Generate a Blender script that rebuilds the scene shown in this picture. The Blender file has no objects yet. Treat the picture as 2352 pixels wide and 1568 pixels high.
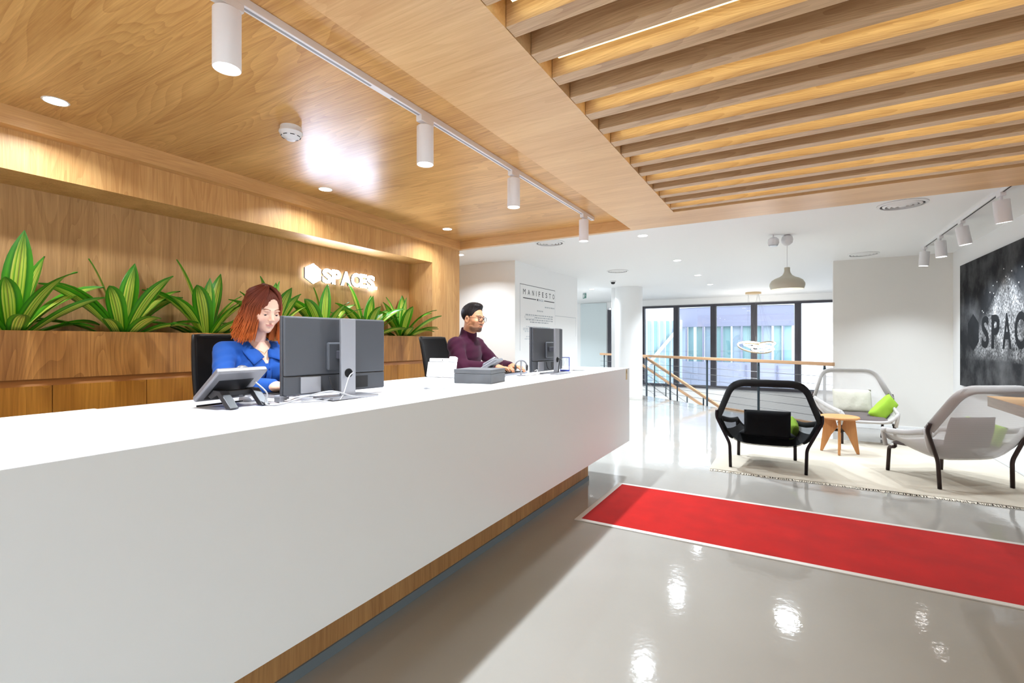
import bpy, bmesh, math, random
import numpy as np
from mathutils import Vector, Matrix, Euler

SC = bpy.context.scene
COL = SC.collection
PI = math.pi
R = math.radians

# ------------------------------------------------------------------ camera
cam_d = bpy.data.cameras.new('camera')
cam = bpy.data.objects.new('camera', cam_d)
COL.objects.link(cam)
cam.location = (0.0, 0.0, 1.35)
cam.rotation_euler = (PI / 2, 0, R(30.18))
cam_d.sensor_width = 36.0
cam_d.lens = 36.0 * 1103.9 / 2352
cam_d.clip_start = 0.05
cam_d.clip_end = 200
SC.camera = cam

# ------------------------------------------------------------------ view, world
SC.view_settings.view_transform = 'Standard'
SC.view_settings.look = 'None'
SC.view_settings.gamma = 1.0
SC.view_settings.use_curve_mapping = False
SC.view_settings.exposure = 0.92
SC.cycles.use_denoising = True
SC.cycles.max_bounces = 10
SC.cycles.diffuse_bounces = 5
SC.cycles.glossy_bounces = 4
SC.cycles.transmission_bounces = 6
SC.cycles.transparent_max_bounces = 12
SC.cycles.sample_clamp_indirect = 6.0
SC.cycles.caustics_reflective = False
SC.cycles.caustics_refractive = False

W = bpy.data.worlds.new('sky')
SC.world = W
W.use_nodes = True
_bg = W.node_tree.nodes['Background']
_bg.inputs['Color'].default_value = (0.86, 0.93, 1.0, 1)
_bg.inputs['Strength'].default_value = 1.7

# lamp powers used by the fixtures further down (watts)
P_TRACK = 72.0        # track spots over the desk
P_COFFER = 6.5        # recessed downlights in the wood ceiling
P_LED = 3.0           # LED strips between the slats (emission strength)
P_DOWN = 34.0         # recessed downlights in the white ceiling
P_GALLERY = 54.0      # track spots by the painting
P_PENDANT = 12.0
P_SIGN = 32.0

# ------------------------------------------------------------------ mesh helpers
def lin(c):
    c = c / 255.0
    return c / 12.92 if c <= 0.04045 else ((c + 0.055) / 1.055) ** 2.4
def rgb(r, g, b, a=1.0):
    return (lin(r), lin(g), lin(b), a)

class MB:
    """collects vertices and faces of one mesh"""
    def __init__(s):
        s.v = []; s.f = []; s.uv = None
    def add(s, vs, fs):
        o = len(s.v)
        s.v.extend([tuple(p) for p in vs])
        s.f.extend([tuple(i + o for i in q) for q in fs])
        return s
    def box(s, x0, x1, y0, y1, z0, z1, M=None):
        vs = [(x, y, z) for x in (x0, x1) for y in (y0, y1) for z in (z0, z1)]
        if M is not None: vs = [M @ Vector(p) for p in vs]
        return s.add(vs, [(0, 1, 3, 2), (4, 6, 7, 5), (0, 4, 5, 1), (2, 3, 7, 6), (0, 2, 6, 4), (1, 5, 7, 3)])
    def cbox(s, c, d, M=None):
        return s.box(c[0]-d[0]/2, c[0]+d[0]/2, c[1]-d[1]/2, c[1]+d[1]/2, c[2]-d[2]/2, c[2]+d[2]/2, M)
    def prism(s, poly, a, b, ax='z', M=None):
        n = len(poly)
        def p3(q, h):
            p = (q[0], q[1], h) if ax == 'z' else ((q[0], h, q[1]) if ax == 'y' else (h, q[0], q[1]))
            return M @ Vector(p) if M is not None else p
        vs = [p3(q, a) for q in poly] + [p3(q, b) for q in poly]
        fs = [tuple(range(n - 1, -1, -1)), tuple(range(n, 2 * n))]
        fs += [(i, (i + 1) % n, n + (i + 1) % n, n + i) for i in range(n)]
        return s.add(vs, fs)
    def tube(s, pts, r, n=10, r2=None, up=None, caps=True, closed=False):
        """sweep a circle (or ellipse r x r2) along a polyline; r may be a list"""
        P = [Vector(p) for p in pts]; m = len(P)
        rs = r if isinstance(r, (list, tuple)) else [r] * m
        r2s = rs if r2 is None else (r2 if isinstance(r2, (list, tuple)) else [r2] * m)
        T = []
        for i in range(m):
            a = P[(i - 1) % m] if (closed or i > 0) else P[i]
            b = P[(i + 1) % m] if (closed or i < m - 1) else P[i]
            t = (b - a); T.append(t.normalized() if t.length > 1e-9 else Vector((0, 0, 1)))
        u = Vector(up) if up is not None else (Vector((0, 0, 1)) if abs(T[0].z) < 0.9 else Vector((1, 0, 0)))
        vs = []
        for i in range(m):
            t = T[i]
            if up is not None: u = Vector(up)
            u = (u - t * u.dot(t))
            u = u.normalized() if u.length > 1e-6 else t.orthogonal().normalized()
            w = t.cross(u)
            for k in range(n):
                a = 2 * PI * k / n
                vs.append(P[i] + u * (math.cos(a) * rs[i]) + w * (math.sin(a) * r2s[i]))
        fs = []
        for i in range(m if closed else m - 1):
            j = (i + 1) % m
            for k in range(n):
                l = (k + 1) % n
                fs.append((i * n + k, i * n + l, j * n + l, j * n + k))
        if caps and not closed:
            fs.append(tuple(range(n - 1, -1, -1)))
            fs.append(tuple((m - 1) * n + k for k in range(n)))
        return s.add(vs, fs)
    def lathe(s, prof, n=24, c=(0, 0, 0), M=None):
        vs = []; m = len(prof)
        for (r, z) in prof:
            for k in range(n):
                a = 2 * PI * k / n
                p = (c[0] + r * math.cos(a), c[1] + r * math.sin(a), c[2] + z)
                vs.append(M @ Vector(p) if M is not None else p)
        fs = []
        for i in range(m - 1):
            for k in range(n):
                l = (k + 1) % n
                fs.append((i * n + k, i * n + l, (i + 1) * n + l, (i + 1) * n + k))
        if prof[0][0] > 1e-5: fs.append(tuple(range(n - 1, -1, -1)))
        if prof[-1][0] > 1e-5: fs.append(tuple((m - 1) * n + k for k in range(n)))
        return s.add(vs, fs)
    def cyl(s, a, b, r, n=16, r2=None):
        return s.tube([a, b], [r, r if r2 is None else r2], n)
    def grid(s, fn, nu, nv, uv=False):
        o = len(s.v)
        vs = [fn(i / nu, j / nv) for j in range(nv + 1) for i in range(nu + 1)]
        fs = [(j * (nu + 1) + i, j * (nu + 1) + i + 1, (j + 1) * (nu + 1) + i + 1, (j + 1) * (nu + 1) + i) for j in range(nv) for i in range(nu)]
        s.add(vs, fs)
        if uv: s.uv = [(i / nu, j / nv) for j in range(nv + 1) for i in range(nu + 1)]
        return s
    def build(s, name, m, parent=None, smooth=None, bevel=0.0, seg=2, kind=None, solid=0.0, sub=0):
        me = bpy.data.meshes.new(name)
        me.from_pydata([tuple(p) for p in s.v], [], s.f)
        bm = bmesh.new(); bm.from_mesh(me)
        bmesh.ops.remove_doubles(bm, verts=bm.verts, dist=1e-6)
        if solid == 0.0: bmesh.ops.recalc_face_normals(bm, faces=bm.faces)
        bm.to_mesh(me); bm.free()
        if s.uv is not None and len(me.vertices) == len(s.uv):
            L = me.uv_layers.new(name='UVMap')
            for lp in me.loops: L.data[lp.index].uv = s.uv[lp.vertex_index]
        return link(name, me, m, parent, smooth, bevel, seg, kind, solid, sub)

def link(name, me, m, parent=None, smooth=None, bevel=0.0, seg=2, kind=None, solid=0.0, sub=0):
    o = bpy.data.objects.new(name, me)
    COL.objects.link(o)
    if m is not None and len(me.materials) == 0: me.materials.append(m)
    if parent is not None: o.parent = parent
    if smooth:
        me.shade_smooth()
        if smooth is not True: me.set_sharp_from_angle(angle=R(smooth))
    if solid:
        q = o.modifiers.new('solid', 'SOLIDIFY'); q.thickness = solid; q.offset = 0
    if bevel:
        q = o.modifiers.new('bevel', 'BEVEL'); q.width = bevel; q.segments = seg; q.limit_method = 'ANGLE'; q.angle_limit = R(35)
        q.harden_normals = False
    if sub:
        q = o.modifiers.new('sub', 'SUBSURF'); q.levels = sub; q.render_levels = sub
    if kind: o['kind'] = kind
    return o

def tag(o, label, cat, group=None):
    o['label'] = label; o['category'] = cat
    if group: o['group'] = group
    return o
def thing(name, label, cat, loc=(0, 0, 0), rotz=0.0, group=None):
    o = bpy.data.objects.new(name, None); COL.objects.link(o)
    o.empty_display_size = 0.1
    o.location = loc; o.rotation_euler = (0, 0, rotz)
    return tag(o, label, cat, group)
def dup_part(o, parent):
    c = o.copy(); COL.objects.link(c); c.parent = parent
    return c
def dup_tree(o, loc, rotz, label, group=None):
    r = o.copy(); COL.objects.link(r); r.location = loc; r.rotation_euler = (0, 0, rotz); r['label'] = label
    if group: r['group'] = group
    for ch in list(o.children):
        c = dup_part(ch, r)
        for g in list(ch.children): dup_part(g, c)
    return r
def struct(o):
    o['kind'] = 'structure'; return o

def text_mesh(txt, size, extrude=0.0, offset=0.0, space=1.0, align='LEFT'):
    cu = bpy.data.curves.new('lettering', 'FONT')
    cu.body = txt; cu.size = size; cu.extrude = extrude; cu.offset = offset; cu.space_character = space
    cu.align_x = align; cu.resolution_u = 4
    o = bpy.data.objects.new('lettering', cu); COL.objects.link(o)
    dg = bpy.context.evaluated_depsgraph_get()
    me = bpy.data.meshes.new_from_object(o.evaluated_get(dg))
    bpy.data.objects.remove(o); bpy.data.curves.remove(cu)
    return me
def fit_mesh(me, w, h):
    """scale a lettering mesh to w x h with its lower corner at the origin"""
    xs = [v.co.x for v in me.vertices]; ys = [v.co.y for v in me.vertices]
    x0, x1, y0, y1 = min(xs), max(xs), min(ys), max(ys)
    for v in me.vertices:
        v.co.x = (v.co.x - x0) / (x1 - x0) * w
        v.co.y = (v.co.y - y0) / (y1 - y0) * h
    return me

# ------------------------------------------------------------------ materials
def nodes_of(name):
    m = bpy.data.materials.new(name); m.use_nodes = True
    nt = m.node_tree
    return m, nt, nt.nodes['Principled BSDF']
def mat(name, col, rough=0.5, metal=0.0, spec=0.5, bump=None, emit=None, estr=0.0, coat=0.0, sheen=0.0, sss=0.0, trans=0.0, ior=1.45, vary=None):
    m, nt, p = nodes_of(name)
    p.inputs['Base Color'].default_value = col
    p.inputs['Roughness'].default_value = rough
    p.inputs['Metallic'].default_value = metal
    p.inputs['Specular IOR Level'].default_value = spec
    p.inputs['IOR'].default_value = ior
    if coat: p.inputs['Coat Weight'].default_value = coat
    if sheen: p.inputs['Sheen Weight'].default_value = sheen
    if trans: p.inputs['Transmission Weight'].default_value = trans
    if sss:
        p.inputs['Subsurface Weight'].default_value = sss
        p.inputs['Subsurface Radius'].default_value = (0.02, 0.008, 0.004)
        p.inputs['Subsurface Scale'].default_value = 0.3
    if emit is not None:
        p.inputs['Emission Color'].default_value = emit
        p.inputs['Emission Strength'].default_value = estr
    if bump or vary:
        tc = nt.nodes.new('ShaderNodeTexCoord')
        if bump:
            nz = nt.nodes.new('ShaderNodeTexNoise'); nz.inputs['Scale'].default_value = bump[0]; nz.inputs['Detail'].default_value = 3
            nt.links.new(tc.outputs['Object'], nz.inputs['Vector'])
            b = nt.nodes.new('ShaderNodeBump'); b.inputs['Strength'].default_value = bump[1]; b.inputs['Distance'].default_value = bump[2]
            nt.links.new(nz.outputs['Fac'], b.inputs['Height']); nt.links.new(b.outputs['Normal'], p.inputs['Normal'])
        if vary:
            n2 = nt.nodes.new('ShaderNodeTexNoise'); n2.inputs['Scale'].default_value = vary[0]; n2.inputs['Detail'].default_value = 4
            nt.links.new(tc.outputs['Object'], n2.inputs['Vector'])
            rp = nt.nodes.new('ShaderNodeValToRGB')
            rp.color_ramp.elements[0].position = 0.3; rp.color_ramp.elements[1].position = 0.7
            rp.color_ramp.elements[0].color = tuple(c * (1 - vary[1]) for c in col[:3]) + (1,)
            rp.color_ramp.elements[1].color = tuple(min(1, c * (1 + vary[1])) for c in col[:3]) + (1,)
            nt.links.new(n2.outputs['Fac'], rp.inputs['Fac']); nt.links.new(rp.outputs['Color'], p.inputs['Base Color'])
    return m
def emat(name, col, strength):
    m = bpy.data.materials.new(name); m.use_nodes = True
    nt = m.node_tree; nt.nodes.clear()
    e = nt.nodes.new('ShaderNodeEmission'); o = nt.nodes.new('ShaderNodeOutputMaterial')
    e.inputs['Color'].default_value = col; e.inputs['Strength'].default_value = strength
    nt.links.new(e.outputs['Emission'], o.inputs['Surface'])
    return m
def wood(name, light, dark, grain='y', scale=1.0, rough=0.42, contour=9.0, cw=0.5, spec=0.5):
    """veneer: long soft bands, cathedral contour lines and fine pores along the grain axis"""
    m, nt, p = nodes_of(name)
    L = nt.links.new
    tc = nt.nodes.new('ShaderNodeTexCoord')
    def mapped(across, along):
        mp = nt.nodes.new('ShaderNodeMapping')
        sc = [across * scale] * 3; sc['xyz'.index(grain)] = along * scale
        mp.inputs['Scale'].default_value = sc
        L(tc.outputs['Object'], mp.inputs['Vector'])
        return mp.outputs['Vector']
    def noise(vec, detail, rough_, dist=0.0):
        n = nt.nodes.new('ShaderNodeTexNoise'); n.inputs['Scale'].default_value = 1.0
        n.inputs['Detail'].default_value = detail; n.inputs['Roughness'].default_value = rough_; n.inputs['Distortion'].default_value = dist
        L(vec, n.inputs['Vector']); return n.outputs['Fac']
    def math_(op, a, b=None, c=None):
        n = nt.nodes.new('ShaderNodeMath'); n.operation = op
        for i, q in enumerate((a, b, c)):
            if q is None: continue
            if isinstance(q, (int, float)): n.inputs[i].default_value = q
            else: L(q, n.inputs[i])
        return n.outputs[0]
    band = noise(mapped(5.0, 0.35), 3, 0.55, 0.3)
    rings = noise(mapped(3.4, 0.36), 2, 0.45, 0.7)
    saw = math_('FRACT', math_('MULTIPLY', rings, contour * 2.6))
    saw = math_('POWER', saw, 1.6)
    pores = noise(mapped(150.0, 5.0), 4, 0.65)
    streak = noise(mapped(60.0, 1.3), 5, 0.65, 0.3)
    v = math_('ADD', math_('MULTIPLY', band, 0.55), math_('MULTIPLY', streak, 0.45))
    v = math_('ADD', v, math_('MULTIPLY', math_('SUBTRACT', pores, 0.5), 0.42))
    v = math_('SUBTRACT', v, math_('MULTIPLY', saw, 0.22 * cw))
    rp = nt.nodes.new('ShaderNodeValToRGB')
    rp.color_ramp.elements[0].position = 0.18; rp.color_ramp.elements[1].position = 0.68
    rp.color_ramp.elements[0].color = dark; rp.color_ramp.elements[1].color = light
    L(v, rp.inputs['Fac']); L(rp.outputs['Color'], p.inputs['Base Color'])
    p.inputs['Roughness'].default_value = rough
    p.inputs['Specular IOR Level'].default_value = spec
    b = nt.nodes.new('ShaderNodeBump'); b.inputs['Strength'].default_value = 0.06; b.inputs['Distance'].default_value = 0.002
    L(pores, b.inputs['Height']); L(b.outputs['Normal'], p.inputs['Normal'])
    return m
def knit(name, col, opac, rough=0.9):
    """see-through knitted textile"""
    m, nt, p = nodes_of(name)
    p.inputs['Base Color'].default_value = col; p.inputs['Roughness'].default_value = rough
    p.inputs['Specular IOR Level'].default_value = 0.2
    t = nt.nodes.new('ShaderNodeBsdfTransparent'); mx = nt.nodes.new('ShaderNodeMixShader')
    tc = nt.nodes.new('ShaderNodeTexCoord'); w = nt.nodes.new('ShaderNodeTexWave')
    w.inputs['Scale'].default_value = 60; w.bands_direction = 'Z'; w.inputs['Distortion'].default_value = 0.5
    nt.links.new(tc.outputs['Object'], w.inputs['Vector'])
    mr = nt.nodes.new('ShaderNodeMapRange'); mr.inputs['To Min'].default_value = opac - 0.08; mr.inputs['To Max'].default_value = opac + 0.08
    nt.links.new(w.outputs['Fac'], mr.inputs['Value'])
    nt.links.new(mr.outputs['Result'], mx.inputs['Fac'])
    nt.links.new(t.outputs['BSDF'], mx.inputs[1]); nt.links.new(p.outputs['BSDF'], mx.inputs[2])
    nt.links.new(mx.outputs['Shader'], nt.nodes['Material Output'].inputs['Surface'])
    return m
def glass(name, tint=(0.95, 0.98, 1, 1), refl=0.06, rough=0.0):
    m = bpy.data.materials.new(name); m.use_nodes = True
    nt = m.node_tree; nt.nodes.clear()
    t = nt.nodes.new('ShaderNodeBsdfTransparent'); g = nt.nodes.new('ShaderNodeBsdfGlossy'); mx = nt.nodes.new('ShaderNodeMixShader')
    lw = nt.nodes.new('ShaderNodeLayerWeight'); lw.inputs['Blend'].default_value = 0.25
    mr = nt.nodes.new('ShaderNodeMapRange'); mr.inputs['To Min'].default_value = refl; mr.inputs['To Max'].default_value = 0.6
    o = nt.nodes.new('ShaderNodeOutputMaterial')
    t.inputs['Color'].default_value = tint; g.inputs['Roughness'].default_value = rough
    nt.links.new(lw.outputs['Fresnel'], mr.inputs['Value']); nt.links.new(mr.outputs['Result'], mx.inputs['Fac'])
    nt.links.new(t.outputs['BSDF'], mx.inputs[1]); nt.links.new(g.outputs['BSDF'], mx.inputs[2])
    nt.links.new(mx.outputs['Shader'], o.inputs['Surface'])
    return m

M = {}
OAK_L, OAK_D = rgb(222, 180, 128), rgb(172, 120, 68)
M['oak_ceil'] = wood('oak ceiling veneer', rgb(224, 177, 112), rgb(162, 110, 56), 'x', 1.0, 0.325, 10, 0.65, 0.6)
M['oak_panel'] = wood('oak frame veneer', rgb(230, 190, 136), rgb(196, 148, 96), 'x', 1.1, 0.34, 7, 0.4)
M['oak_wall_z'] = wood('oak wall veneer upright', rgb(222, 174, 112), rgb(176, 122, 66), 'z', 1.15, 0.45, 8, 0.55)
M['oak_niche'] = wood('oak niche veneer', rgb(208, 161, 107), rgb(156, 112, 66), 'z', 1.0, 0.5, 10, 0.6)
M['oak_y'] = wood('oak moulding', rgb(222, 174, 114), rgb(180, 128, 74), 'y', 1.4, 0.45, 6, 0.4)
M['cabinet'] = wood('cabinet veneer', rgb(222, 160, 86), rgb(148, 96, 46), 'z', 0.95, 0.42, 9, 0.75)
M['door'] = wood('cabinet door veneer', rgb(220, 154, 60), rgb(162, 104, 30), 'z', 0.9, 0.42, 7, 0.6)
M['slat'] = wood('slat oak', rgb(224, 190, 146), rgb(160, 120, 82), 'x', 1.6, 0.38, 9, 0.6)
M['plinth'] = wood('plinth oak', rgb(196, 148, 92), rgb(138, 90, 46), 'z', 1.0, 0.5, 7, 0.5)
M['rail'] = wood('handrail wood', rgb(198, 158, 120), rgb(160, 120, 84), 'x', 2.0, 0.45, 5, 0.3)
M['stool'] = wood('stool oak', rgb(204, 146, 88), rgb(168, 110, 60), 'z', 2.2, 0.5, 6, 0.4)
M['greywood'] = wood('grey oak edge', rgb(176, 168, 158), rgb(138, 130, 122), 'y', 2.0, 0.55, 6, 0.3)
M['white'] = mat('white paint', rgb(238, 238, 238), 0.7, bump=(220, 0.02, 0.002))
M['ceilwhite'] = mat('white ceiling paint', rgb(236, 236, 236), 0.6)
M['warmwhite'] = mat('off-white paint', rgb(228, 225, 220), 0.7)
M['desk'] = mat('white solid surface', rgb(224, 227, 228), 0.38, bump=(400, 0.015, 0.001))
M['desktop'] = mat('white worktop', rgb(236, 236, 236), 0.3)
M['inset'] = mat('pale grey worktop', rgb(196, 194, 197), 0.3)
M['whiteplastic'] = mat('white plastic', rgb(224, 224, 226), 0.35)
M['whitemetal'] = mat('white lacquered metal', rgb(232, 230, 232), 0.45)
M['slotgrey'] = mat('grey slot', rgb(150, 150, 156), 0.5)
M['darkslot'] = mat('dark slot', rgb(40, 40, 42), 0.6)
M['black'] = mat('black plastic', rgb(18, 18, 20), 0.5)
M['blackfab'] = mat('black mesh fabric', rgb(17, 17, 20), 0.85, bump=(900, 0.2, 0.001))
M['darkframe'] = mat('dark anodised frame', rgb(70, 69, 76), 0.45, 0.2)
M['skirt'] = mat('blue grey skirting', rgb(112, 122, 128), 0.4)
M['steel'] = mat('dark steel', rgb(70, 82, 90), 0.4, 0.7)
M['wire'] = mat('steel cable', rgb(120, 120, 120), 0.4, 0.6)
M['grey_mon'] = mat('graphite monitor plastic', rgb(84, 86, 92), 0.42, 0.35)
M['silver'] = mat('silver aluminium', rgb(168, 168, 174), 0.35, 0.75)
M['screen'] = mat('screen glass', rgb(20, 24, 34), 0.15, emit=rgb(150, 180, 230), estr=0.5)
M['glass'] = glass('window glass')
M['acrylic'] = glass('clear acrylic', (0.97, 0.98, 0.99, 1), 0.10)
M['frosted'] = mat('pale frosted glass', rgb(212, 222, 224), 0.35)
M['lamp'] = emat('lamp face', (1, 0.97, 0.93, 1), 14.0)
M['lampcool'] = emat('spot face', (1, 0.98, 0.96, 1), 12.0)
M['led'] = emat('LED strip', (1.0, 0.86, 0.40, 1), P_LED)
M['signlight'] = emat('sign face', (0.66, 0.76, 1.0, 1), P_SIGN)
M['signback'] = emat('sign halo', (0.78, 0.87, 1.0, 1), P_SIGN * 0.09)

def floor_mat():
    m, nt, p = nodes_of('grey epoxy floor')
    L = nt.links.new
    tc = nt.nodes.new('ShaderNodeTexCoord')
    n = nt.nodes.new('ShaderNodeTexNoise'); n.inputs['Scale'].default_value = 0.7; n.inputs['Detail'].default_value = 3
    L(tc.outputs['Object'], n.inputs['Vector'])
    rp = nt.nodes.new('ShaderNodeValToRGB')
    rp.color_ramp.elements[0].position = 0.35; rp.color_ramp.elements[1].position = 0.65
    rp.color_ramp.elements[0].color = rgb(158, 154, 148); rp.color_ramp.elements[1].color = rgb(166, 163, 158)
    L(n.outputs['Fac'], rp.inputs['Fac']); L(rp.outputs['Color'], p.inputs['Base Color'])
    p.inputs['Roughness'].default_value = 0.065
    n2 = nt.nodes.new('ShaderNodeTexNoise'); n2.inputs['Scale'].default_value = 26; n2.inputs['Detail'].default_value = 2
    n3 = nt.nodes.new('ShaderNodeTexNoise'); n3.inputs['Scale'].default_value = 2.5; n3.inputs['Detail'].default_value = 1
    L(tc.outputs['Object'], n2.inputs['Vector']); L(tc.outputs['Object'], n3.inputs['Vector'])
    b = nt.nodes.new('ShaderNodeBump'); b.inputs['Strength'].default_value = 0.12; b.inputs['Distance'].default_value = 0.004
    b2 = nt.nodes.new('ShaderNodeBump'); b2.inputs['Strength'].default_value = 0.10; b2.inputs['Distance'].default_value = 0.02
    L(n2.outputs['Fac'], b.inputs['Height']); L(n3.outputs['Fac'], b2.inputs['Height'])
    L(b2.outputs['Normal'], b.inputs['Normal']); L(b.outputs['Normal'], p.inputs['Normal'])
    return m
M['floor'] = floor_mat()

# ------------------------------------------------------------------ lamps (each placed by its fixture)
def spot(loc, target, power, angle=80, blend=0.6, r=0.035, col=(0.83, 0.925, 1.0), parent=None):
    d = bpy.data.lights.new('spot_lamp', 'SPOT'); d.energy = power; d.spot_size = R(angle); d.spot_blend = blend
    d.shadow_soft_size = r; d.color = col
    o = bpy.data.objects.new('spot_lamp', d); COL.objects.link(o)
    o.location = loc
    v = Vector(target) - Vector(loc)
    o.rotation_euler = v.to_track_quat('-Z', 'Y').to_euler()
    return o
def disc(loc, power, r=0.05, spread=150, col=(0.83, 0.925, 1.0)):
    d = bpy.data.lights.new('disc_lamp', 'AREA'); d.shape = 'DISK'; d.size = 2 * r; d.energy = power; d.color = col
    d.spread = R(spread)
    o = bpy.data.objects.new('disc_lamp', d); COL.objects.link(o); o.location = loc
    return o

# ================================================================== the setting
Z_PANEL, Z_COFFER, Z_CEIL = 2.555, 2.66, 2.64
XW, XN = -3.83, -4.21           # face of the oak wall, back of its niche
XR = 2.03                       # white wall with the painting
YWOOD = 5.17                    # far edge of the oak ceiling
EDGE = [(0.62, 9.07), (-4.75, 13.27)]   # edge of the stairwell

# floor, with the stairwell left open
fb = MB()
poly = [(-8, -4), (XR, -4), (XR, 9.26), (0.62, 9.26), EDGE[0], EDGE[1], (-4.75, 15.2), (-8, 15.2)]
fb.prism(poly, -0.25, 0.0)
floor = struct(fb.build('floor', M['floor']))
fl = MB(); fl.box(-8, 4, 9.0, 15.4, -3.4, -3.3)
lower = struct(fl.build('floor_lower', M['floor']))

# white ceiling and an unseen slab added over it against light leaks
cb = MB(); cb.box(-8, XR + 0.2, YWOOD, 15.4, Z_CEIL, 2.74)
ceiling = struct(cb.build('ceiling', M['ceilwhite']))
cb = MB(); cb.box(-8, XR + 0.2, -4, -2.0, Z_CEIL, 2.74)
struct(cb.build('ceiling_entrance', M['ceilwhite']))
cb = MB(); cb.box(-8.2, XR + 0.3, -4.2, 15.6, 2.76, 2.95)
struct(cb.build('ceiling_slab', M['white']))

# oak ceiling: recessed field over the desk, in veneer panels
coffer = MB(); coffer.box(XW, -1.45, -2, 5.17, 2.70, 2.755)
coffer = struct(coffer.build('ceiling_coffer', M['oak_ceil']))
ys = [-2.0, -0.78, 0.44, 1.66, 2.88, 4.10, 5.10]
for i in range(len(ys) - 1):
    MB().box(-3.76, -1.492, ys[i] + 0.0006, ys[i + 1] - 0.0006, Z_COFFER, 2.70).build('veneer_panel', M['oak_ceil'], coffer)
MB().box(XW, -1.492, 5.10, YWOOD, Z_PANEL, 2.70).build('edge_beam', M['oak_panel'], coffer)

# oak ceiling: lower frame with the slats
frame = MB(); frame.box(-0.951, 1.75, 4.63, YWOOD, Z_PANEL, 2.755)
frame = struct(frame.build('ceiling_slat_frame', M['oak_panel']))
ys = [-2.0, -0.6, 0.62, 1.84, 3.06, 4.28, YWOOD]
for i in range(len(ys) - 1):
    MB().box(-1.492, -0.951, ys[i] + 0.0005, ys[i + 1] - 0.0005, Z_PANEL, 2.755).build('veneer_panel', M['oak_panel'], frame)
MB().box(1.75, XR, -2, YWOOD, Z_PANEL, 2.755).build('veneer_panel', M['oak_panel'], frame)
MB().box(-0.951, 1.75, -2, 0.32, Z_PANEL, 2.755).build('veneer_panel', M['oak_panel'], frame)
MB().box(-0.951, 1.75, 0.32, 4.63, 2.69, 2.755).build('backing_board', M['slat'], frame)
SL_P, SL_W = 0.2065, 0.0735
slat_me = None
y = 1.585 - 6 * SL_P
k = 0
while y < 4.58:
    if slat_me is None:
        o = MB().box(-0.949, 1.75, 0, SL_W, Z_PANEL + 0.002, 2.69).build('slat', M['slat'], frame, bevel=0.0015)
        slat_me = o.data
    else:
        o = link('slat', slat_me, None, frame, bevel=0.0015)
    o.location.y = y
    # light strip in every second gap (the gap in front of this slat)
    if k % 2 == 0:
        MB().box(-0.90, 1.72, y - 0.056, y - 0.034, Z_PANEL + 0.061, Z_PANEL + 0.068).build('light_strip', M['led'], frame)
        MB().box(-0.91, 1.73, y - 0.050, y - 0.040, Z_PANEL + 0.0682, 2.69).build('strip_holder', M['whitemetal'], frame)
    y += SL_P; k += 1

# oak wall with its niche
wl = MB()
wl.box(-8, -4.25, -4, 5.19, 0, 2.755)
wl = struct(wl.build('wall_left', M['oak_wall_z']))
MB().box(-4.25, XN, -0.6, 4.63, 1.2, 2.40).build('niche_back', M['oak_niche'], wl)
for i, (a, b) in enumerate([(-2, -0.78), (-0.78, 0.44), (0.44, 1.66), (1.66, 2.88), (2.88, 4.10), (4.10, 5.19)]):
    MB().box(-4.25, XW, a + 0.0004, b - 0.0004, 2.325, 2.70).build('header_panel', M['oak_wall_z'], wl)
MB().box(-4.25, XW, 4.63, 5.19, 0, 2.325).build('pier_panel', M['oak_wall_z'], wl)
MB().box(-4.25, XW, -2, -0.6, 0, 2.325).build('pier_panel', M['oak_wall_z'], wl)
tr = MB().box(XW, -3.75, -2, 5.17, 2.553, Z_COFFER + 0.002)
struct(tr.build('trim_1', M['oak_y'], bevel=0.002))

# white walls
struct(MB().box(-8, -3.8, 6.63, 9.2, 0, 2.70).build('wall_manifesto', M['white']))
struct(MB().box(-8.2, -8, -4, 15.4, -3.3, 2.75).build('wall_corridor_end', M['white']))
struct(MB().box(0.58, XR, 9.26, 9.42, -3.3, 2.70).build('wall_far', M['warmwhite']))
wr = MB()
wr.box(XR, XR + 0.2, 4.40, 9.42, 0, 2.75); wr.box(XR, XR + 0.2, -4, -3.5, 0, 2.75); wr.box(XR, XR + 0.2, 0.6, 3.2, 0, 2.75); wr.box(XR, XR + 0.2, -3.5, 0.6, 2.45, 2.75); wr.box(XR, XR + 0.2, -3.5, 0.6, 0, 0.25); wr.box(XR, XR + 0.2, 3.2, 4.40, 2.4, 2.75)
struct(wr.build('wall_right', M['white']))
struct(MB().box(XR, XR + 0.2, 9.42, 15.4, -3.3, 2.75).build('wall_stairwell', M['white']))
struct(MB().box(-8, XR, -4.2, -4, 0, 2.75).build('wall_back', M['white']))
struct(MB().box(XR - 0.012, XR, 4.40, 9.26, 0, 0.07).build('baseboard_right', M['white'], bevel=0.003))
struct(MB().box(0.58, XR - 0.012, 9.248, 9.26, 0, 0.07).build('baseboard_far', M['white'], bevel=0.003))

# glazed entrance assumed from the red runner, added unseen for fill daylight
dr = MB(); dr.box(XR + 0.06, XR + 0.14, 3.2, 3.27, 0, 2.4); dr.box(XR + 0.06, XR + 0.14, 4.33, 4.40, 0, 2.4); dr.box(XR + 0.06, XR + 0.14, 3.27, 4.33, 2.33, 2.4)
dr = struct(dr.build('door_1', M['darkframe']))
MB().box(XR + 0.09, XR + 0.11, 3.27, 4.33, 0.01, 2.33).build('pane', M['glass'], dr)
MB().cyl((XR + 0.05, 4.22, 0.85), (XR + 0.05, 4.22, 1.35), 0.012).build('door_handle', M['silver'], dr, smooth=40)

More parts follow.
